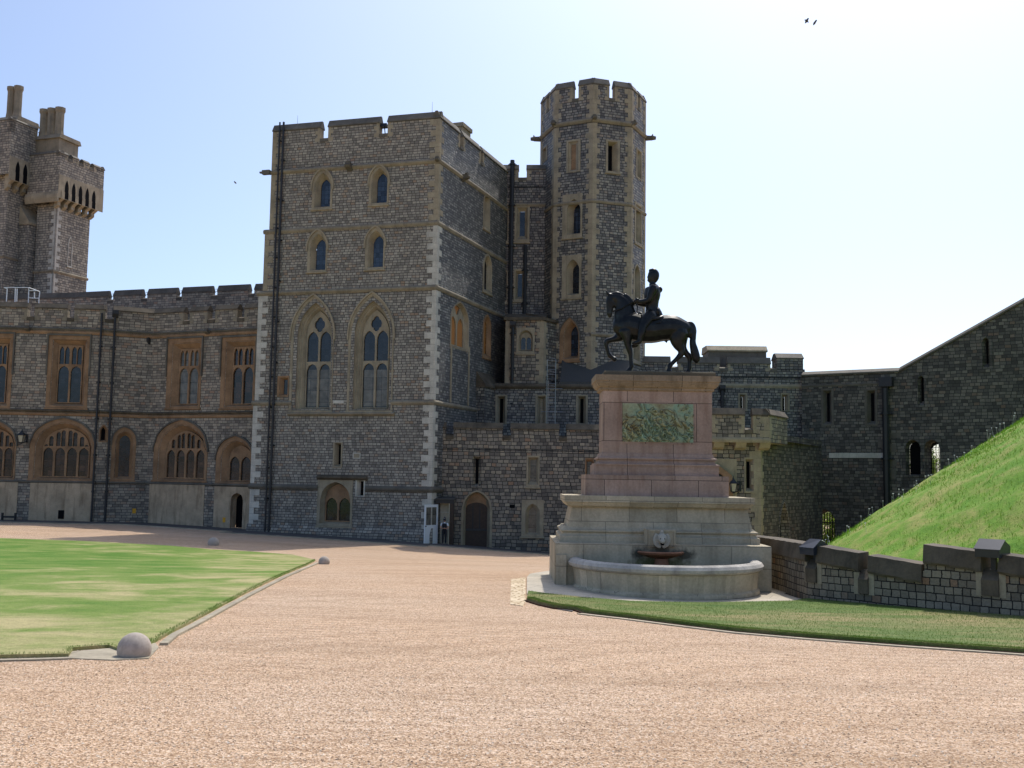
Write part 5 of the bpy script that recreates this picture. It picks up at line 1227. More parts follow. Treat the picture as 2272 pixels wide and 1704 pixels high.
tier('cornice', 'cornice', 1336, 1580, 834, 868.4, 27.75, [(0, 0), (.05, .06), (.05, .2), (.1, .26), (.14, .42), (.16, .5), (.16, .58), (.19, .62), (.19, 1)])
tier('top_slab', 'slab', 1340, 1588, 823.5, 834.4, 27.8, [(0, 0), (0, .75), (-.03, 1)])
# relief: generic heap of arms and drapery in low relief
F = Fac((X_(1381, 940, 27.75), 27.75), (X_(1538, 940, 27.75), 27.75)); zt_, zb_ = Z_(1460, 896, 27.75), Z_(1460, 981, 27.75)
mb = MB(); fbox(mb, F, -.05, F.L+.05, zb_-.05, zt_+.05, -.02, .012); mb.build('relief_frame', M['pink'], PD)
nx_, nz_ = 190, 104; rr = np.random.default_rng(3); gxx, gzz = np.meshgrid(np.linspace(0, 1, nx_), np.linspace(0, 1, nz_)); hgt = np.zeros_like(gxx)
asp = F.L/(zt_-zb_)
for _ in range(230):
    bottom = rr.random() < .72; cx_ = rr.random(); cz_ = rr.beta(1.3, 3.2) * (1.0 + .0*cx_) if bottom else .35 + .5*rr.random()
    if not bottom: cx_ = .5 + rr.normal(0, .1)
    th = rr.uniform(0, math.pi); L1 = rr.uniform(.02, .13); L2 = rr.uniform(.008, .035); dx_ = (gxx-cx_)*asp; dz_ = gzz-cz_
    a_ = dx_*math.cos(th) + dz_*math.sin(th) + 2.2*dz_*dx_*rr.uniform(-1, 1); b_ = -dx_*math.sin(th) + dz_*math.cos(th) + rr.uniform(-2, 2)*(dx_**2)
    q_ = 1 - (a_/L1)**2 - (b_/L2)**2; hgt = np.where(q_ > 0, np.maximum(hgt, rr.uniform(.3, 1)*np.sqrt(np.maximum(q_, 0))), hgt)
for _ in range(9):
    cx_, cz_ = rr.uniform(.1, .9), rr.uniform(.1, .35); r_ = np.hypot((gxx-cx_)*asp, gzz-cz_); R_ = rr.uniform(.06, .1); hgt = np.maximum(hgt, np.exp(-((r_-R_)/.012)**2) * .9)
hgt = hgt * (.65 + .35*np.sin(gxx*60 + gzz*23))
rows = [[F.P(F.L*gxx[j, i], zb_ + (zt_-zb_)*gzz[j, i], .02 + .13*hgt[j, i]) for i in range(nx_)] for j in range(nz_)]
k = NT('verdigris_bronze'); n1 = k.noise(k.tex('Object'), 2.5, 5); n2 = k.noise(k.tex('Object'), 9, 4, .6, 1.5)
col = k.ramp(n1.outputs[0], [(.3, S(140,128,98)), (.45, S(158,162,134)), (.6, S(140,164,142)), (.75, S(168,150,110))])
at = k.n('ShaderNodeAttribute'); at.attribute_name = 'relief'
col = k.mix(1, col, k.ramp(at.outputs['Fac'], [(0, (.95,1.0,.92)), (.08, (.3,.28,.22)), (.2, (.8,.78,.68)), (.6, (1.35,1.3,1.15))]), 'MULTIPLY')  # patina tone by height, with crevice shade painted in so the relief reads
k.l(k.mix(.6, col, k.ramp(n2.outputs[0], [(.3, (.55,.5,.44)), (.55, (1,1,1)), (.8, (1.2,1.2,1.1))]), 'MULTIPLY'), k.p.inputs['Base Color']); k.rgh(.55, .4, .1); M['verdigris'] = k.m
me_ = bpy.data.meshes.new('relief_panel'); o0 = PD.location
me_.from_pydata([(p[0]-o0.x, p[1]-o0.y, p[2]-o0.z) for r in rows for p in r], [], [(j*nx_+i, j*nx_+i+1, (j+1)*nx_+i+1, (j+1)*nx_+i) for j in range(nz_-1) for i in range(nx_-1)])
me_.polygons.foreach_set('use_smooth', [True]*len(me_.polygons)); me_.materials.append(M['verdigris']); at_ = me_.attributes.new('relief', 'FLOAT', 'POINT'); at_.data.foreach_set('value', hgt.ravel().astype(np.float32)); ro = bpy.data.objects.new('relief_panel', me_); COL.objects.link(ro); ro.parent = PD
# basin: half oval bowl
bxc = (X_(1262, 1245, 26.5) + X_(1688, 1250, 26.5)) / 2; brx = (X_(1688, 1250, 26.5) - X_(1262, 1245, 26.5)) / 2; bry = 2.3; zr_ = Z_(1258, 1237, 26.5) - .02
def brow(off, z, n=48):
    return [(bxc - (brx+off)*math.cos(math.pi*i/n), 26.5 - .001 - (bry+off)*math.sin(math.pi*i/n), z) for i in range(n+1)]
gb = g(bxc, 24.3)
mb = MB(); mb.grid([brow(-.42, zr_-.5), brow(-.34, zr_-.2), brow(-.32, zr_-.05)]); mb.grid([brow(-.08, zr_-.17), brow(-.11, zr_-.24), brow(-.13, zr_-.42), brow(-.145, zr_-.58), brow(-.14, zr_-.62)])
mb.grid([brow(-.14, zr_-.62), brow(-.09, zr_-.66), brow(-.085, zr_-.7), brow(-.085, gb-.3)]); basin = mb.build('basin', M['portland_plain'] if 'portland_plain' in M else M['portland'], PD)
mb = MB(); mb.grid([brow(o_, z_) for o_, z_ in [(-.32, zr_-.06), (-.31, zr_-.01), (-.25, zr_+.03), (-.12, zr_+.04), (-.03, zr_+.0), (.02, zr_-.07), (.0, zr_-.14), (-.07, zr_-.18)]])
M['rimstone'] = ashlar('weathered_rim_stone', S(176,170,160), vary=.3, dirt=.75, dirtcol=S(92,90,96)); mb.build('rim', M['rimstone'], basin)
M['water'] = plain('still_green_water', (.035,.045,.02,1), .08, .5, bump=.02)
mb = MB(); w1_ = brow(-.33, zr_-.22); mb.face(w1_); mb.build('water', M['water'], basin)
# plaque with lion mask and spout dish
F = Fac((X_(1437, 1190, 26.42), 26.42), (X_(1500, 1190, 26.42), 26.42)); zt_, zb_ = Z_(1468, 1176, 26.42), Z_(1468, 1213, 26.42)
mb = MB(); fbox(mb, F, 0, F.L, zb_, zt_, -.78, .0); fbox(mb, F, .03, F.L-.03, zt_-.04, zt_-.001, 0, .03); fbox(mb, F, .03, .06, zb_, zt_-.04, 0, .03); fbox(mb, F, F.L-.06, F.L-.03, zb_, zt_-.04, 0, .03)
plq = mb.build('mask_block', M['portland'], PD)

# ------------------------------------------------------------------ organic figures: lofted limbs fused into one skin
def organic(name, chains, voxel, mat, parent, smooth=6, sub=None):
    """chains: [(points, closed ends)] points = (x, y, z, r_in_plane, r_across[, axis])"""
    vs_, fs_ = [], []
    def ring(c, a, b, ra, rb, n=14):
        k = len(vs_)
        for i in range(n): t = 2*math.pi*i/n; p = c + a*ra*math.cos(t) + b*rb*math.sin(t); vs_.append(tuple(p))
        return list(range(k, k+n))
    for ch in chains:
        side0 = Vector(ch[1]) if isinstance(ch, tuple) and len(ch) == 2 and isinstance(ch[0], list) else Vector((0, 1, 0))
        pts = ch[0] if isinstance(ch, tuple) and isinstance(ch[0], list) else ch
        # catmull subdivision
        P = [np.array(p[:5], float) for p in pts]; Q = []
        for i in range(len(P)-1):
            p0, p1, p2, p3 = P[max(0,i-1)], P[i], P[i+1], P[min(len(P)-1, i+2)]
            for t in (0, .25, .5, .75): Q.append(.5*((2*p1) + (-p0+p2)*t + (2*p0-5*p1+4*p2-p3)*t*t + (-p0+3*p1-3*p2+p3)*t**3))
        Q.append(P[-1]); rings = []
        for i, q in enumerate(Q):
            c = Vector(q[:3]); t = (Vector(Q[min(i+1, len(Q)-1)][:3]) - Vector(Q[max(i-1, 0)][:3])); t = t.normalized() if t.length > 1e-9 else Vector((0,0,1))
            b = (side0 - t*side0.dot(t)); b = b.normalized() if b.length > 1e-3 else t.orthogonal().normalized(); a = b.cross(t)
            ra, rb = max(q[3], .002), max(q[4], .002)
            if i == 0:
                for s_ in (.35, .75): rings.append(ring(c - t*min(ra, rb)*math.sqrt(1-s_*s_), a, b, ra*s_, rb*s_))
            rings.append(ring(c, a, b, ra, rb))
            if i == len(Q)-1:
                for s_ in (.75, .35): rings.append(ring(c + t*min(ra, rb)*math.sqrt(1-s_*s_), a, b, ra*s_, rb*s_))
        for A, B in zip(rings, rings[1:]):
            n = len(A)
            for i in range(n): k = (i+1) % n; fs_.append((A[i], A[k], B[k], B[i]))
        fs_.append(tuple(rings[0][::-1])); fs_.append(tuple(rings[-1]))
    me = bpy.data.meshes.new(name); me.from_pydata(vs_, [], fs_); tmp = bpy.data.objects.new(name + '_tmp', me); COL.objects.link(tmp)
    r = tmp.modifiers.new('r', 'REMESH'); r.mode = 'VOXEL'; r.voxel_size = voxel; r.use_smooth_shade = True
    if smooth: s_ = tmp.modifiers.new('s', 'SMOOTH'); s_.iterations = smooth; s_.factor = .5
    dg = bpy.context.evaluated_depsgraph_get(); m2 = bpy.data.meshes.new_from_object(tmp.evaluated_get(dg)); m2.name = name
    bpy.data.objects.remove(tmp); bpy.data.meshes.remove(me); m2.materials.clear(); m2.materials.append(mat)
    m2.polygons.foreach_set('use_smooth', [True]*len(m2.polygons))
    o = bpy.data.objects.new(name, m2); COL.objects.link(o); o.parent = parent; return o

# lion mask on the fountain block
lm = [[(0,0,.0,.13,.15),(0,-.08,-.0,.12,.13),(0,-.14,-.03,.09,.09),(0,-.2,-.07,.055,.06)], [(-.13,0,.09,.03,.03),(-.15,-.01,.12,.02,.02)], [(.13,0,.09,.03,.03),(.15,-.01,.12,.02,.02)], [(0,-.03,.13,.06,.09),(0,.0,.17,.04,.08)],
      [(0,-.17,-.11,.03,.05),(0,-.15,-.15,.025,.04)], [(-.14,0,.08,.05,.04),(-.17,.0,-.03,.06,.05),(-.13,.0,-.14,.06,.04),(-.05,.0,-.2,.05,.04)], [(.14,0,.08,.05,.04),(.17,.0,-.03,.06,.05),(.13,.0,-.14,.06,.04),(.05,.0,-.2,.05,.04)],
      [(-.075,-.11,.05,.035,.03),(-.03,-.125,.04,.02,.025)], [(.03,-.125,.04,.02,.025),(.075,-.11,.05,.035,.03)], [(0,-.12,.03,.03,.035),(0,-.2,-.05,.03,.045)]]
lm_o = organic('lion_mask', lm, .012, M['maskstone'], plq, 2)
lm_o.scale = (1.0, .8, 1.0); lm_o.location = Vector((X_(1468, 1195, 26.4), 26.38, Z_(1468, 1195, 26.4))) - PD.location
mb = MB()
for sg in (-1, 1): mb.tube((lm_o.location.x + PD.location.x + sg*.05, 26.22, lm_o.location.z + PD.location.z + .0), (lm_o.location.x + PD.location.x + sg*.05, 26.32, lm_o.location.z + PD.location.z + .0), .017, n=8)
mb.tube((lm_o.location.x + PD.location.x, 26.20, lm_o.location.z + PD.location.z - .12), (lm_o.location.x + PD.location.x, 26.34, lm_o.location.z + PD.location.z - .12), .04, n=10)
ex_ = mb.build('mouth_and_eyes', M['black'], plq)
sd_ = MB(); cxs, czs = X_(1468, 1230, 26.3), Z_(1468, 1226, 26.3)
srows = []
for r_, z_ in ((.02, -.2), (.30, -.13), (.56, -.05), (.6, 0), (.56, .03), (.30, -.03), (.05, -.05)):
    srows.append([(cxs - r_*math.cos(math.pi*i/20), 26.46 - r_*.8*math.sin(math.pi*i/20), czs + z_) for i in range(21)])
sd_.grid(srows); M['rust'] = ashlar('rust_stained_stone', S(140,98,74), vary=.3, dirt=.6, dirtcol=S(60,60,40)); sd_.build('spout_dish', M['rust'], PD)
mb = MB(); mb.tube((cxs, 26.3, czs-.15), (cxs, 26.3, zr_-.4), .16, .24, 12); mb.build('dish_stem', M['rust'], PD)
k = NT('dark_water_stain'); n1 = k.noise(k.tex('Object'), 8, 4); k.l(k.ramp(n1.outputs[0], [(.3, S(44,46,36)), (.7, S(96,92,70))]), k.p.inputs['Base Color']); k.rgh(.7); M['stain'] = k.m

# ------------------------------------------------------------------ bronze rider statue
YS = 28.35; KS = .1808 / 2300 * YS
base_ = pt(1280 + 900*.1808, 823.5, YS); bz = Z_(1462, 823.3, 27.9)
k = NT('dark_bronze'); n1 = k.noise(k.tex('Object'), 6, 5); k.l(k.ramp(n1.outputs[0], [(.35, (.008,.009,.009,1)), (.6, (.016,.018,.017,1)), (.75, (.03,.042,.036,1))]), k.p.inputs['Base Color'])
k.rgh(.38, .5, .55); k.bump(n1.outputs[0], .25, .01); M['bronze'] = k.m
ST = thing('equestrian_statue', (base_.x, YS, bz), 'dark bronze statue of a bareheaded rider on a walking horse, on the pedestal', 'statue')
INF = 5
def s(x, z, ra, rb=None, y=0): z = 1450 - (1450-z)*1.025; x = 900 + (x-900)*1.012; return ((x-900)*KS + (1450-z)*.016*KS, y, (1450-z)*KS, (ra+INF)*KS, ((rb if rb else ra)+INF)*KS)
W_ = KS
horse = [
 [s(500,880,112,70), s(560,885,145,105), s(650,885,172,125), s(760,915,174,135), s(900,925,168,145), s(1020,910,160,142), s(1130,900,158,138), s(1220,910,145,128), s(1300,925,108,95), s(1340,960,70,60)],
 [s(590,830,150,80), s(575,720,130,66), s(545,630,100,52), s(500,570,72,42), s(450,545,52,36), s(405,545,44,34)],
 [s(560,640,95,24), s(520,545,55,20), s(470,505,36,16), s(400,512,22,12)],
 [s(640,640,60,16), s(600,560,45,14), s(560,520,36,14)],
 [s(388,525,34,34), s(392,580,50,36), s(392,640,46,32), s(388,700,36,27), s(388,740,33,27), s(392,768,22,22)],
 [s(425,600,30,26), s(432,640,20,22)],
 [s(372,520,13,10,-.05), s(352,490,11,8,-.05), s(336,466,5,4,-.05)], [s(380,520,13,10,.05), s(362,490,11,8,.05), s(350,468,5,4,.05)],
 # standing foreleg (far side) and raised foreleg (near side)
 [s(590,960,90,55,-.14), s(605,1050,55,42,-.15), s(615,1120,40,34,-.15), s(638,1200,31,28,-.15), s(648,1240,24,22,-.15), s(655,1320,20,20,-.15), s(660,1375,24,22,-.15), s(652,1405,20,20,-.15), s(640,1425,27,26,-.15), s(632,1446,36,32,-.15)],
 [s(545,960,85,55,.15), s(520,1010,62,44,.16), s(460,1040,36,34,.17), s(385,1060,30,28,.17), s(362,1085,27,25,.17), s(375,1150,20,20,.17), s(392,1210,19,19,.17), s(412,1245,24,22,.17), s(440,1268,20,20,.17), s(468,1285,30,26,.17)],
 # hind legs
 [s(1235,960,115,70,-.14), s(1215,1050,95,62,-.15), s(1230,1120,66,48,-.15), s(1262,1180,42,34,-.15), s(1262,1225,36,28,-.15), s(1220,1275,25,22,-.15), s(1165,1330,21,20,-.15), s(1132,1365,26,22,-.15), s(1122,1400,20,20,-.15), s(1118,1425,28,26,-.15), s(1120,1446,34,30,-.15)],
 [s(1270,960,100,60,.14), s(1275,1060,80,58,.15), s(1300,1140,50,42,.15), s(1345,1200,34,30,.15), s(1385,1245,34,26,.15), s(1390,1300,23,21,.15), s(1388,1370,24,22,.15), s(1380,1405,20,20,.15), s(1372,1428,28,26,.15), s(1368,1447,36,30,.15)],
 # tail
 [s(1310,850,24,22), s(1350,842,24,22), s(1395,860,30,26), s(1418,920,34,30), s(1415,1000,34,32), s(1412,1080,36,34), s(1430,1160,46,38), s(1450,1240,50,38), s(1460,1290,42,30), s(1462,1312,20,16)],
 [s(1085,1055,20,14), s(1093,1082,4,3)],
]
h_ = organic('horse', horse, .017, M['bronze'], ST, 5)
rider = [
 [s(905,780,80,100), s(908,720,80,90), s(904,650,76,84), s(902,580,84,94), s(904,510,98,112), s(910,440,92,118), s(912,405,64,95), s(905,385,38,45)],
 [s(905,400,36,38), s(906,350,34,34), s(906,330,40,36)],
 [s(912,325,50,38), s(905,285,58,44), s(912,240,56,46), s(915,222,42,36)],
 [s(935,300,42,44), s(940,250,44,46), s(915,215,38,38), s(880,205,20,22)],               # curled hair
 [s(850,285,10,10), s(848,292,6,6)], [s(862,322,18,20), s(868,335,14,14)],
 [s(900,440,48,42,-.26), s(870,520,38,36,-.27), s(850,585,34,32,-.26), s(790,600,27,26,-.2), s(735,598,22,22,-.13)],  # near arm to the reins
 [s(915,440,48,42,.26), s(900,520,38,36,.3), s(870,590,34,32,.28), s(800,605,27,26,.2), s(740,600,22,22,.12)],
 [s(985,420,20,60), s(1010,435,16,50), s(1005,455,14,40)],                                  # shoulder plate
 [s(960,700,50,80), s(990,730,36,80), s(1000,770,40,85)],                                   # tassets
 [s(890,770,82,62,-.16), s(830,830,66,50,-.25), s(790,890,56,42,-.31), s(775,930,46,38,-.34), s(762,1000,40,34,-.36), s(748,1060,28,26,-.36), s(738,1098,26,26,-.36), s(700,1112,22,24,-.36), s(668,1118,14,20,-.36)],
 [s(890,770,82,62,.16), s(830,830,66,50,.25), s(790,890,56,42,.31), s(775,930,46,38,.34), s(762,1000,40,34,.36), s(748,1060,28,26,.36), s(738,1098,26,26,.36), s(700,1112,22,24,.36), s(668,1118,14,20,.36)],
]
def hand(x, z, y, sg):   # palm with four curled fingers and a thumb closed on the rein
    out = [[s(745,598,20,22,y), s(722,592,20,24,y), s(706,588,15,24,y)]]
    for i in range(4):
        yy = y + sg*(.045 - .03*i); out.append([s(706,585,8,9,yy), s(690,582+2*i,8,8,yy), s(686,600,7,7,yy), s(698,608,6,6,yy)])
    out.append([s(725,575,9,9,y - sg*.05), s(706,566,8,8,y - sg*.03), s(694,574,7,7,y)]); return out
rd = organic('rider', rider + hand(0, 0, -.12, 1) + hand(0, 0, .12, -1), .013, M['bronze'], ST, 3)
mb = MB()
def L3(x, z, y=0): q = s(x, z, 1, 1, y); return (q[0], q[1], q[2])
def tubes(mb, pts, r):
    for a, b in zip(pts, pts[1:]): mb.tube(a, b, r, n=6)
tubes(mb, [L3(700,592,-.10), L3(660,604,-.16), L3(612,632,-.19), L3(520,690,-.17), L3(420,715,-.09)], .014); r0_ = mb.build('reins', M['bronze'], None); r0_.parent = ST; mb = MB(); tubes(mb, [L3(700,592,.10), L3(660,604,.16), L3(612,632,.19), L3(520,690,.17), L3(420,715,.09)], .014)
r1 = mb.build('reins', M['bronze'], None); r1.parent = ST
mb = MB(); tubes(mb, [L3(690,598,-.13), L3(720,660,-.16), L3(712,720,-.2), L3(735,760,-.24)], .017); tubes(mb, [L3(618,625,-.15), L3(712,596,-.13)], .024); r2 = mb.build('baton', M['bronze'], None); r2.parent = ST
for sg in (-1, 1):
    mb = MB(); tubes(mb, [L3(790,800,sg*.33), L3(745,1000,sg*.42), L3(715,1110,sg*.40)], .012); r3 = mb.build('stirrup_strap', M['bronze'], None); r3.parent = ST
sdl = organic('saddle', [[s(780,775,30,95), s(840,815,40,140), s(930,815,40,145), s(1010,790,36,110)], [s(785,760,28,60), s(765,735,20,45)], [s(1020,770,20,90), s(1030,800,20,110), s(990,860,18,150), s(940,870,16,150)]], .016, M['bronze'], ST, 3)

# ------------------------------------------------------------------ police hut, open white door, officer
YH = 62.6
def fr(px, py, Y=YH): return pt(px, py, Y)
Fh = Fac(fr(940, 1150), fr(1040, 1150)); gh = g(fr(985, 1205).x, YH)
HT = thing('guard_hut', Fh.P(Fh.u(985, 1200), gh, 0), 'small dark guard hut with open white half-glazed door beside the square tower', 'guard hut')
u0, u1 = Fh.u(960, 1150), Fh.u(1006, 1150); z1 = Fh.v(985, 1117); zc_ = Fh.v(985, 1104)
ui0, ui1 = Fh.u(971, 1150), Fh.u(997, 1150)
mb = MB(); fbox(mb, Fh, ui1, u1, gh-.3, z1, 0, -.75); mb.build('side_panel', M['wood'], HT); mb = MB(); fbox(mb, Fh, u0, ui0-.02, gh-.3, z1, 0, -.75); mb.build('side_panel', M['wood'], HT)
mb = MB(); fbox(mb, Fh, ui0-.02, ui1, gh-.3, z1, -.66, -.74); fbox(mb, Fh, ui1-.03, ui1, gh-.3, z1, 0, -.66); mb.build('interior', M['cream'], HT)
mb = MB(); 
for z in (z1-.55, z1-1.1, z1-1.6): fbox(mb, Fh, ui0, ui1-.03, z, z+.02, -.6, -.658)
mb.build('interior_battens', M['white'], HT)
mb = MB(); fprof(mb, Fh, u0-.05, u1+.08, [(.12, zc_-.12), (.12, zc_-.04), (-.75, zc_+.06), (-.75, zc_-.12)]); mb.build('roof', M['lead'], HT)
mb = MB(); fbox(mb, Fh, u0, u1, z1+.001, zc_-.12, 0, -.75); mb.build('fascia', M['iron'], HT)
Fd = Fac(fr(941.5, 1160, YH-1.15), fr(970.6, 1160, YH-.02)); q = Fd.boxpx(941.5, 1120, 970.4, 1205)
q = (0, Fd.L, gh+.06, Fd.v(956, 1119.5)); dd_ = MB(); h1 = q[2] + (q[3]-q[2])*.48
fbox(dd_, Fd, 0, Fd.L, q[2], h1, -.02, .03); fbox(dd_, Fd, 0, .13, h1, q[3], -.02, .03); fbox(dd_, Fd, Fd.L-.13, Fd.L, h1, q[3], -.02, .03); fbox(dd_, Fd, .13, Fd.L-.13, q[3]-.16, q[3], -.02, .03)
for c_, d_ in ((q[2]+.15, q[2]+.18), (h1-.16, h1-.13)): fbox(dd_, Fd, .12, Fd.L-.12, c_, d_, .03, .04)
dr = dd_.build('door', M['white'], HT); mb = MB(); holed(mb, Fd, [(.1,h1),(Fd.L-.1,h1),(Fd.L-.1,q[3]-.1),(.1,q[3]-.1)], [], .0); mb.build('door_glass', M['curtainglass'], dr); mb = MB(); fbox(mb, Fd, .05, .1, h1-.08, h1-.03, .03, .1); mb.build('door_handle', M['iron'], dr)
# officer: one body, clothing as children
pp = pt(985.5, 1203, YH-.35); pz = g(pp.x, pp.y) + .1
PS = thing('person', (pp.x, pp.y, pz), 'police officer in black helmet and dark uniform standing in the guard hut doorway', 'person')
Hh = pt(985.5, 1149.5, YH-.35).z - pz; K2 = Hh / 1.80
def b(x, y, z, ra, rb=None): return (x*K2, y*K2, z*K2, ra*K2, (rb or ra)*K2)
M['skin'] = plain('skin', S(196,146,120), .5); M['cloth'] = plain('dark_uniform_cloth', (.012,.012,.016,1), .8); M['shirt'] = plain('white_shirt', (.7,.72,.75,1), .8)
XA = (1, 0, 0)
arms = []
for sg in (-1, 1): arms += [([b(sg*.2,0,1.38,.06), b(sg*.26,-.02,1.22,.05), b(sg*.27,-.06,1.08,.042), b(sg*.16,-.2,1.06,.036), b(sg*.07,-.27,1.08,.03)], XA)]
body = [([b(0,0,.92,.11,.16), b(0,0,1.05,.10,.14), b(0,0,1.2,.115,.16), b(0,0,1.36,.11,.19), b(0,0,1.43,.07,.12), b(0,0,1.5,.05,.055), b(0,0,1.54,.055,.055)], XA),
        ([b(0,-.01,1.53,.06,.055), b(0,-.015,1.6,.085,.07), b(0,-.01,1.68,.09,.075), b(0,0,1.73,.06,.06)], XA), ([b(0,-.1,1.62,.014), b(0,-.115,1.6,.012)], XA), ([b(.075,0,1.62,.02,.01), b(.085,0,1.64,.014,.01)], XA), ([b(-.075,0,1.62,.02,.01), b(-.085,0,1.64,.014,.01)], XA)] + arms
for sg in (-1, 1): body += [([b(sg*.08,0,.92,.1,.09), b(sg*.09,0,.7,.08,.075), b(sg*.09,-.01,.48,.055), b(sg*.09,0,.3,.05), b(sg*.09,.01,.1,.035), b(sg*.09,.0,.05,.04), b(sg*.1,-.1,.03,.03,.04)], XA)]
for sg in (-1, 1):
    body.append(([b(sg*.06,-.28,1.08,.022,.035), b(sg*.03,-.33,1.08,.016,.036)], XA))
    for i in range(4): zz = 1.105 - .02*i; body.append(([b(sg*.03,-.335,zz,.009), b(sg*.0,-.36,zz,.009), b(-sg*.02,-.345,zz-.004,.008)], XA))
    body.append(([b(sg*.05,-.3,1.115,.011), b(sg*.03,-.33,1.135,.009)], XA))
organic('body', body, .009, M['skin'], PS, 2)
organic('shirt', [([b(sg*.2,0,1.4,.07), b(sg*.25,-.01,1.26,.066)], XA) for sg in (-1, 1)] + [([b(0,0,1.44,.085,.13), b(0,0,1.49,.065,.07)], XA)], .01, M['shirt'], PS, 1)
organic('stab_vest', [([b(0,0,.98,.125,.17), b(0,0,1.1,.12,.16), b(0,0,1.25,.135,.175), b(0,0,1.38,.125,.185), b(0,0,1.43,.08,.13)], XA)], .01, M['cloth'], PS, 1)
organic('trousers', [([b(0,0,.86,.12,.17), b(0,0,1.0,.125,.165)], XA)] + [([b(sg*.085,0,.9,.115,.1), b(sg*.095,0,.68,.095,.09), b(sg*.1,-.01,.45,.075), b(sg*.1,0,.2,.066), b(sg*.1,0,.09,.07)], XA) for sg in (-1, 1)], .011, M['cloth'], PS, 1)
organic('boots', [([b(sg*.1,.02,.1,.055), b(sg*.1,0,.05,.055), b(sg*.11,-.12,.035,.035,.05)], XA) for sg in (-1,)], .01, M['cloth'], PS, 1); organic('boots', [([b(.1,.02,.1,.055), b(.1,0,.05,.055), b(.11,-.12,.035,.035,.05)], XA)], .01, M['cloth'], PS, 1)
hl = organic('helmet', [([b(0,-.01,1.685,.135,.115), b(0,-.005,1.70,.105,.09), b(0,0,1.78,.095,.085), b(0,0,1.85,.07,.06), b(0,0,1.88,.03,.03)], XA)], .009, M['cloth'], PS, 1)
mb = MB(); bd = [(.045*math.cos(i*math.pi/4 + math.pi/8)*K2, -.108*K2, (1.77 + .055*math.sin(i*math.pi/4 + math.pi/8))*K2) for i in range(8)]; bd2 = [(p[0], -.09*K2, p[2]) for p in bd]; mb.face(bd); mb.grid([bd, bd2], False, True); bg_ = mb.build('helmet_badge', M['galv'], None); bg_.parent = PS

# ------------------------------------------------------------------ wall lanterns, signs, small things
M['lanternglass'] = plain('lantern_glass', (.45,.40,.30,1), .15, .5)
def lantern(F, px0, py0, px1, py1, arm_px, label):
    d = .75; u0, u1, z0, z1 = F.boxpx(px0, py0, px1, py1, d); uc_ = (u0+u1)/2; r = (u1-u0)/2; h = z1-z0
    t = thing('wall_lantern', F.P(uc_, z0, d), label, 'lantern', 'black wall lanterns')
    c = Vector(F.P(uc_, 0, d)[:2])
    def rg(rr, z): return [(c.x + rr*math.cos(math.pi/4 + i*math.pi/2), c.y + rr*math.sin(math.pi/4 + i*math.pi/2), z) for i in range(4)]
    mb = MB(); mb.grid([rg(r*1.25, z0+h*.62), rg(r*.9, z0+h*.74), rg(r*.3, z0+h*.9), rg(r*.12, z1)], False, True); mb.face(rg(r*1.25, z0+h*.62)); mb.tube((c.x, c.y, z1-.03), (c.x, c.y, z1+.12), .03, .01, 6); mb.build('roof', M['iron'], t)
    mb = MB(); mb.grid([rg(r*.62, z0+h*.1), rg(r*1.0, z0+h*.62)], False, True); mb.build('glass', M['lanternglass'], t)
    mb = MB(); A, B = rg(r*.66, z0+h*.08), rg(r*1.04, z0+h*.63)
    for i in range(4): mb.tube(A[i], B[i], .022, n=5); mb.tube(A[i], A[(i+1)%4], .03, n=5)
    mb.face(rg(r*.62, z0+h*.08)); mb.tube((c.x, c.y, z0-.02), (c.x, c.y, z0+h*.1), .06, n=6); mb.build('frame', M['iron'], t)
    mb = MB(); ua = F.u(arm_px, (py0+py1)/2); mb.tube(F.P(uc_, z0+h*.5, d), F.P(ua, z0+h*.62, 0), .035, n=6); mb.tube(F.P(uc_, z0, d), F.P(ua, z0+h*.2, 0), .03, n=6); fbox(mb, F, ua-.06, ua+.06, z0+h*.1, z0+h*.75, 0, .05); mb.build('bracket', M['iron'], t)
lantern(W1, 39, 955, 57, 984, 60, 'black lantern bracketed between two big arched windows of the far left wing')
lantern(Ga, 1618, 1060, 1636, 1094, 1642, 'black lantern on the gate block just right of the pink pedestal base')
for px, py, F, lb in ((297.5,1134,W2,'small yellow notice plate low on the wing wall between two drainpipes'), (497.5,1154,W3,'small yellow notice plate beside the little dark doorway by the square tower')):
    u, v = F.uv(px, py, .1); mb = MB(); fbox(mb, F, u-.11, u+.11, v-.15, v+.15, .085, .125); fbox(mb, F, u-.12, u+.12, v+.13, v+.17, .08, .13)
    o = mb.build('notice_plate', M['yellow']); tag(o, lb, 'sign', 'yellow notice plates')
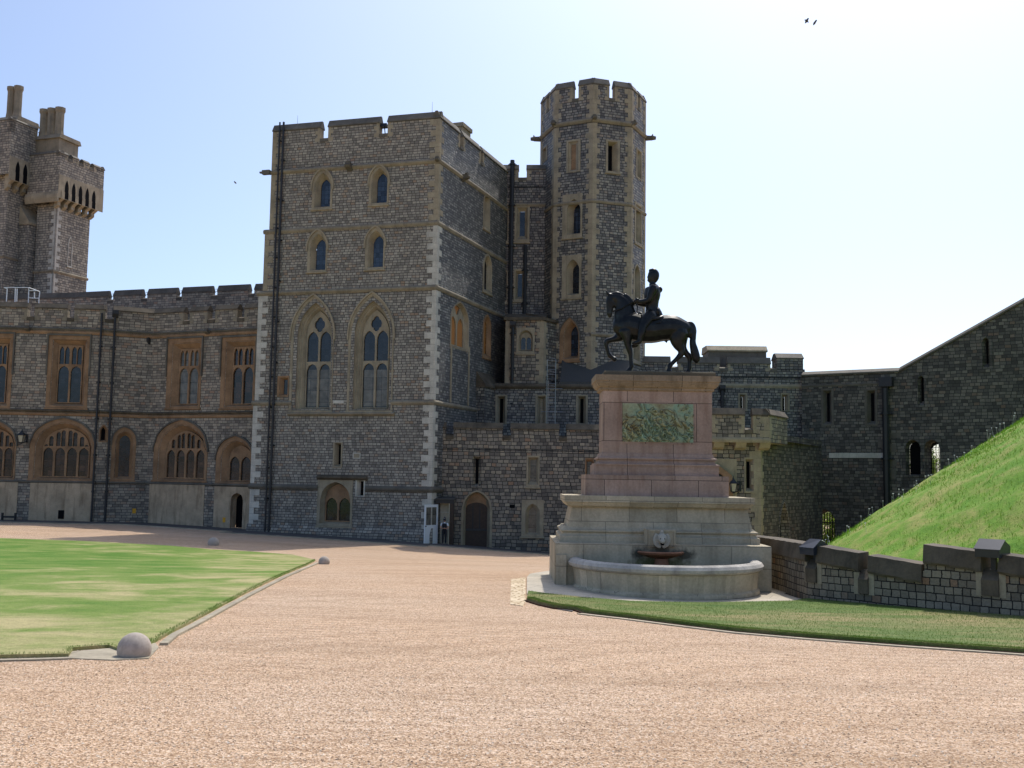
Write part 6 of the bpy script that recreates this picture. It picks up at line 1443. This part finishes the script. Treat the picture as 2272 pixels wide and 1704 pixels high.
u, v = W1.uv(24, 1140, .6); c = W1.P(u, 0, .9); zz = g(c[0], c[1]); bt = thing('boot_scraper', (c[0], c[1], zz), 'small black iron boot scraper on the pavement at the far left below the wing', 'boot scraper')
mb = MB(); fbox(mb, W1, u-.45, u+.45, zz+.18, zz+.3, .85, .95); mb.build('blade', M['iron'], bt)
for sg in (-1, 1): mb = MB(); fbox(mb, W1, u+sg*.4-.04, u+sg*.4+.04, zz-.05, zz+.5, .8, 1.0); mb.build('foot', M['iron'], bt)
# pavement along the buildings, laid up to the walls
base_line = [tuple(wp[0]), tuple(wp[1]), tuple(wp[2]), W3.P(W3.u(550, 1170), 0)[:2], tf.P(-st3-.1, 0)[:2], tf.P(tf.L+.1, 0)[:2], Fq.P(.4, 0)[:2], Fq.P(Fq.L, 0)[:2]]
outer = [(p[0], p[1] - 3.6) for p in base_line]; outer[4] = (outer[4][0]-.6, outer[4][1]); 
ins = [(p[0], p[1] + .4) for p in base_line]
pvm = structure(patch('pavement', outer + ins[::-1], .03, M['tarmac'], 1.5, .1))
kb = structure(strip('kerb', [(p[0], p[1]) for p in outer], -.22, -.02, .045, M['kerb'], step=1.5))
# birds
def bird(px, py, Y, span, roll, label):
    c = pt(px, py, Y); mb = MB(); 
    def w3(x, y, z): cr, sr = math.cos(roll), math.sin(roll); return (x*cr - z*sr, y, x*sr + z*cr)
    h = span/2
    for sg in (-1, 1):
        top = [w3(sg*.03, -.1, .02), w3(sg*h*.5, -.06, .12*h), w3(sg*h, .1, .05*h), w3(sg*h*.5, .1, .1*h), w3(sg*.03, .1, .02)]; mb.face(top); mb.face([(p[0], p[1], p[2]-.02) for p in top])
    mb.tube(w3(0, -.28, 0), w3(0, .1, 0), .05, .07, 7); mb.tube(w3(0, .1, 0), w3(0, .35, 0), .07, .02, 7)
    o = mb.build('bird', M['lead']); o.location = c; tag(o, label, 'bird', 'birds in the sky')
bird(1790, 46, 60, .32, -.6, 'larger bird with spread wings high in the sky at upper right')
bird(1808, 50, 60, .16, .9, 'tiny bird just right of the larger one at upper right')
bird(522, 405, 90, .16, .5, 'tiny bird in the sky left of the square tower')
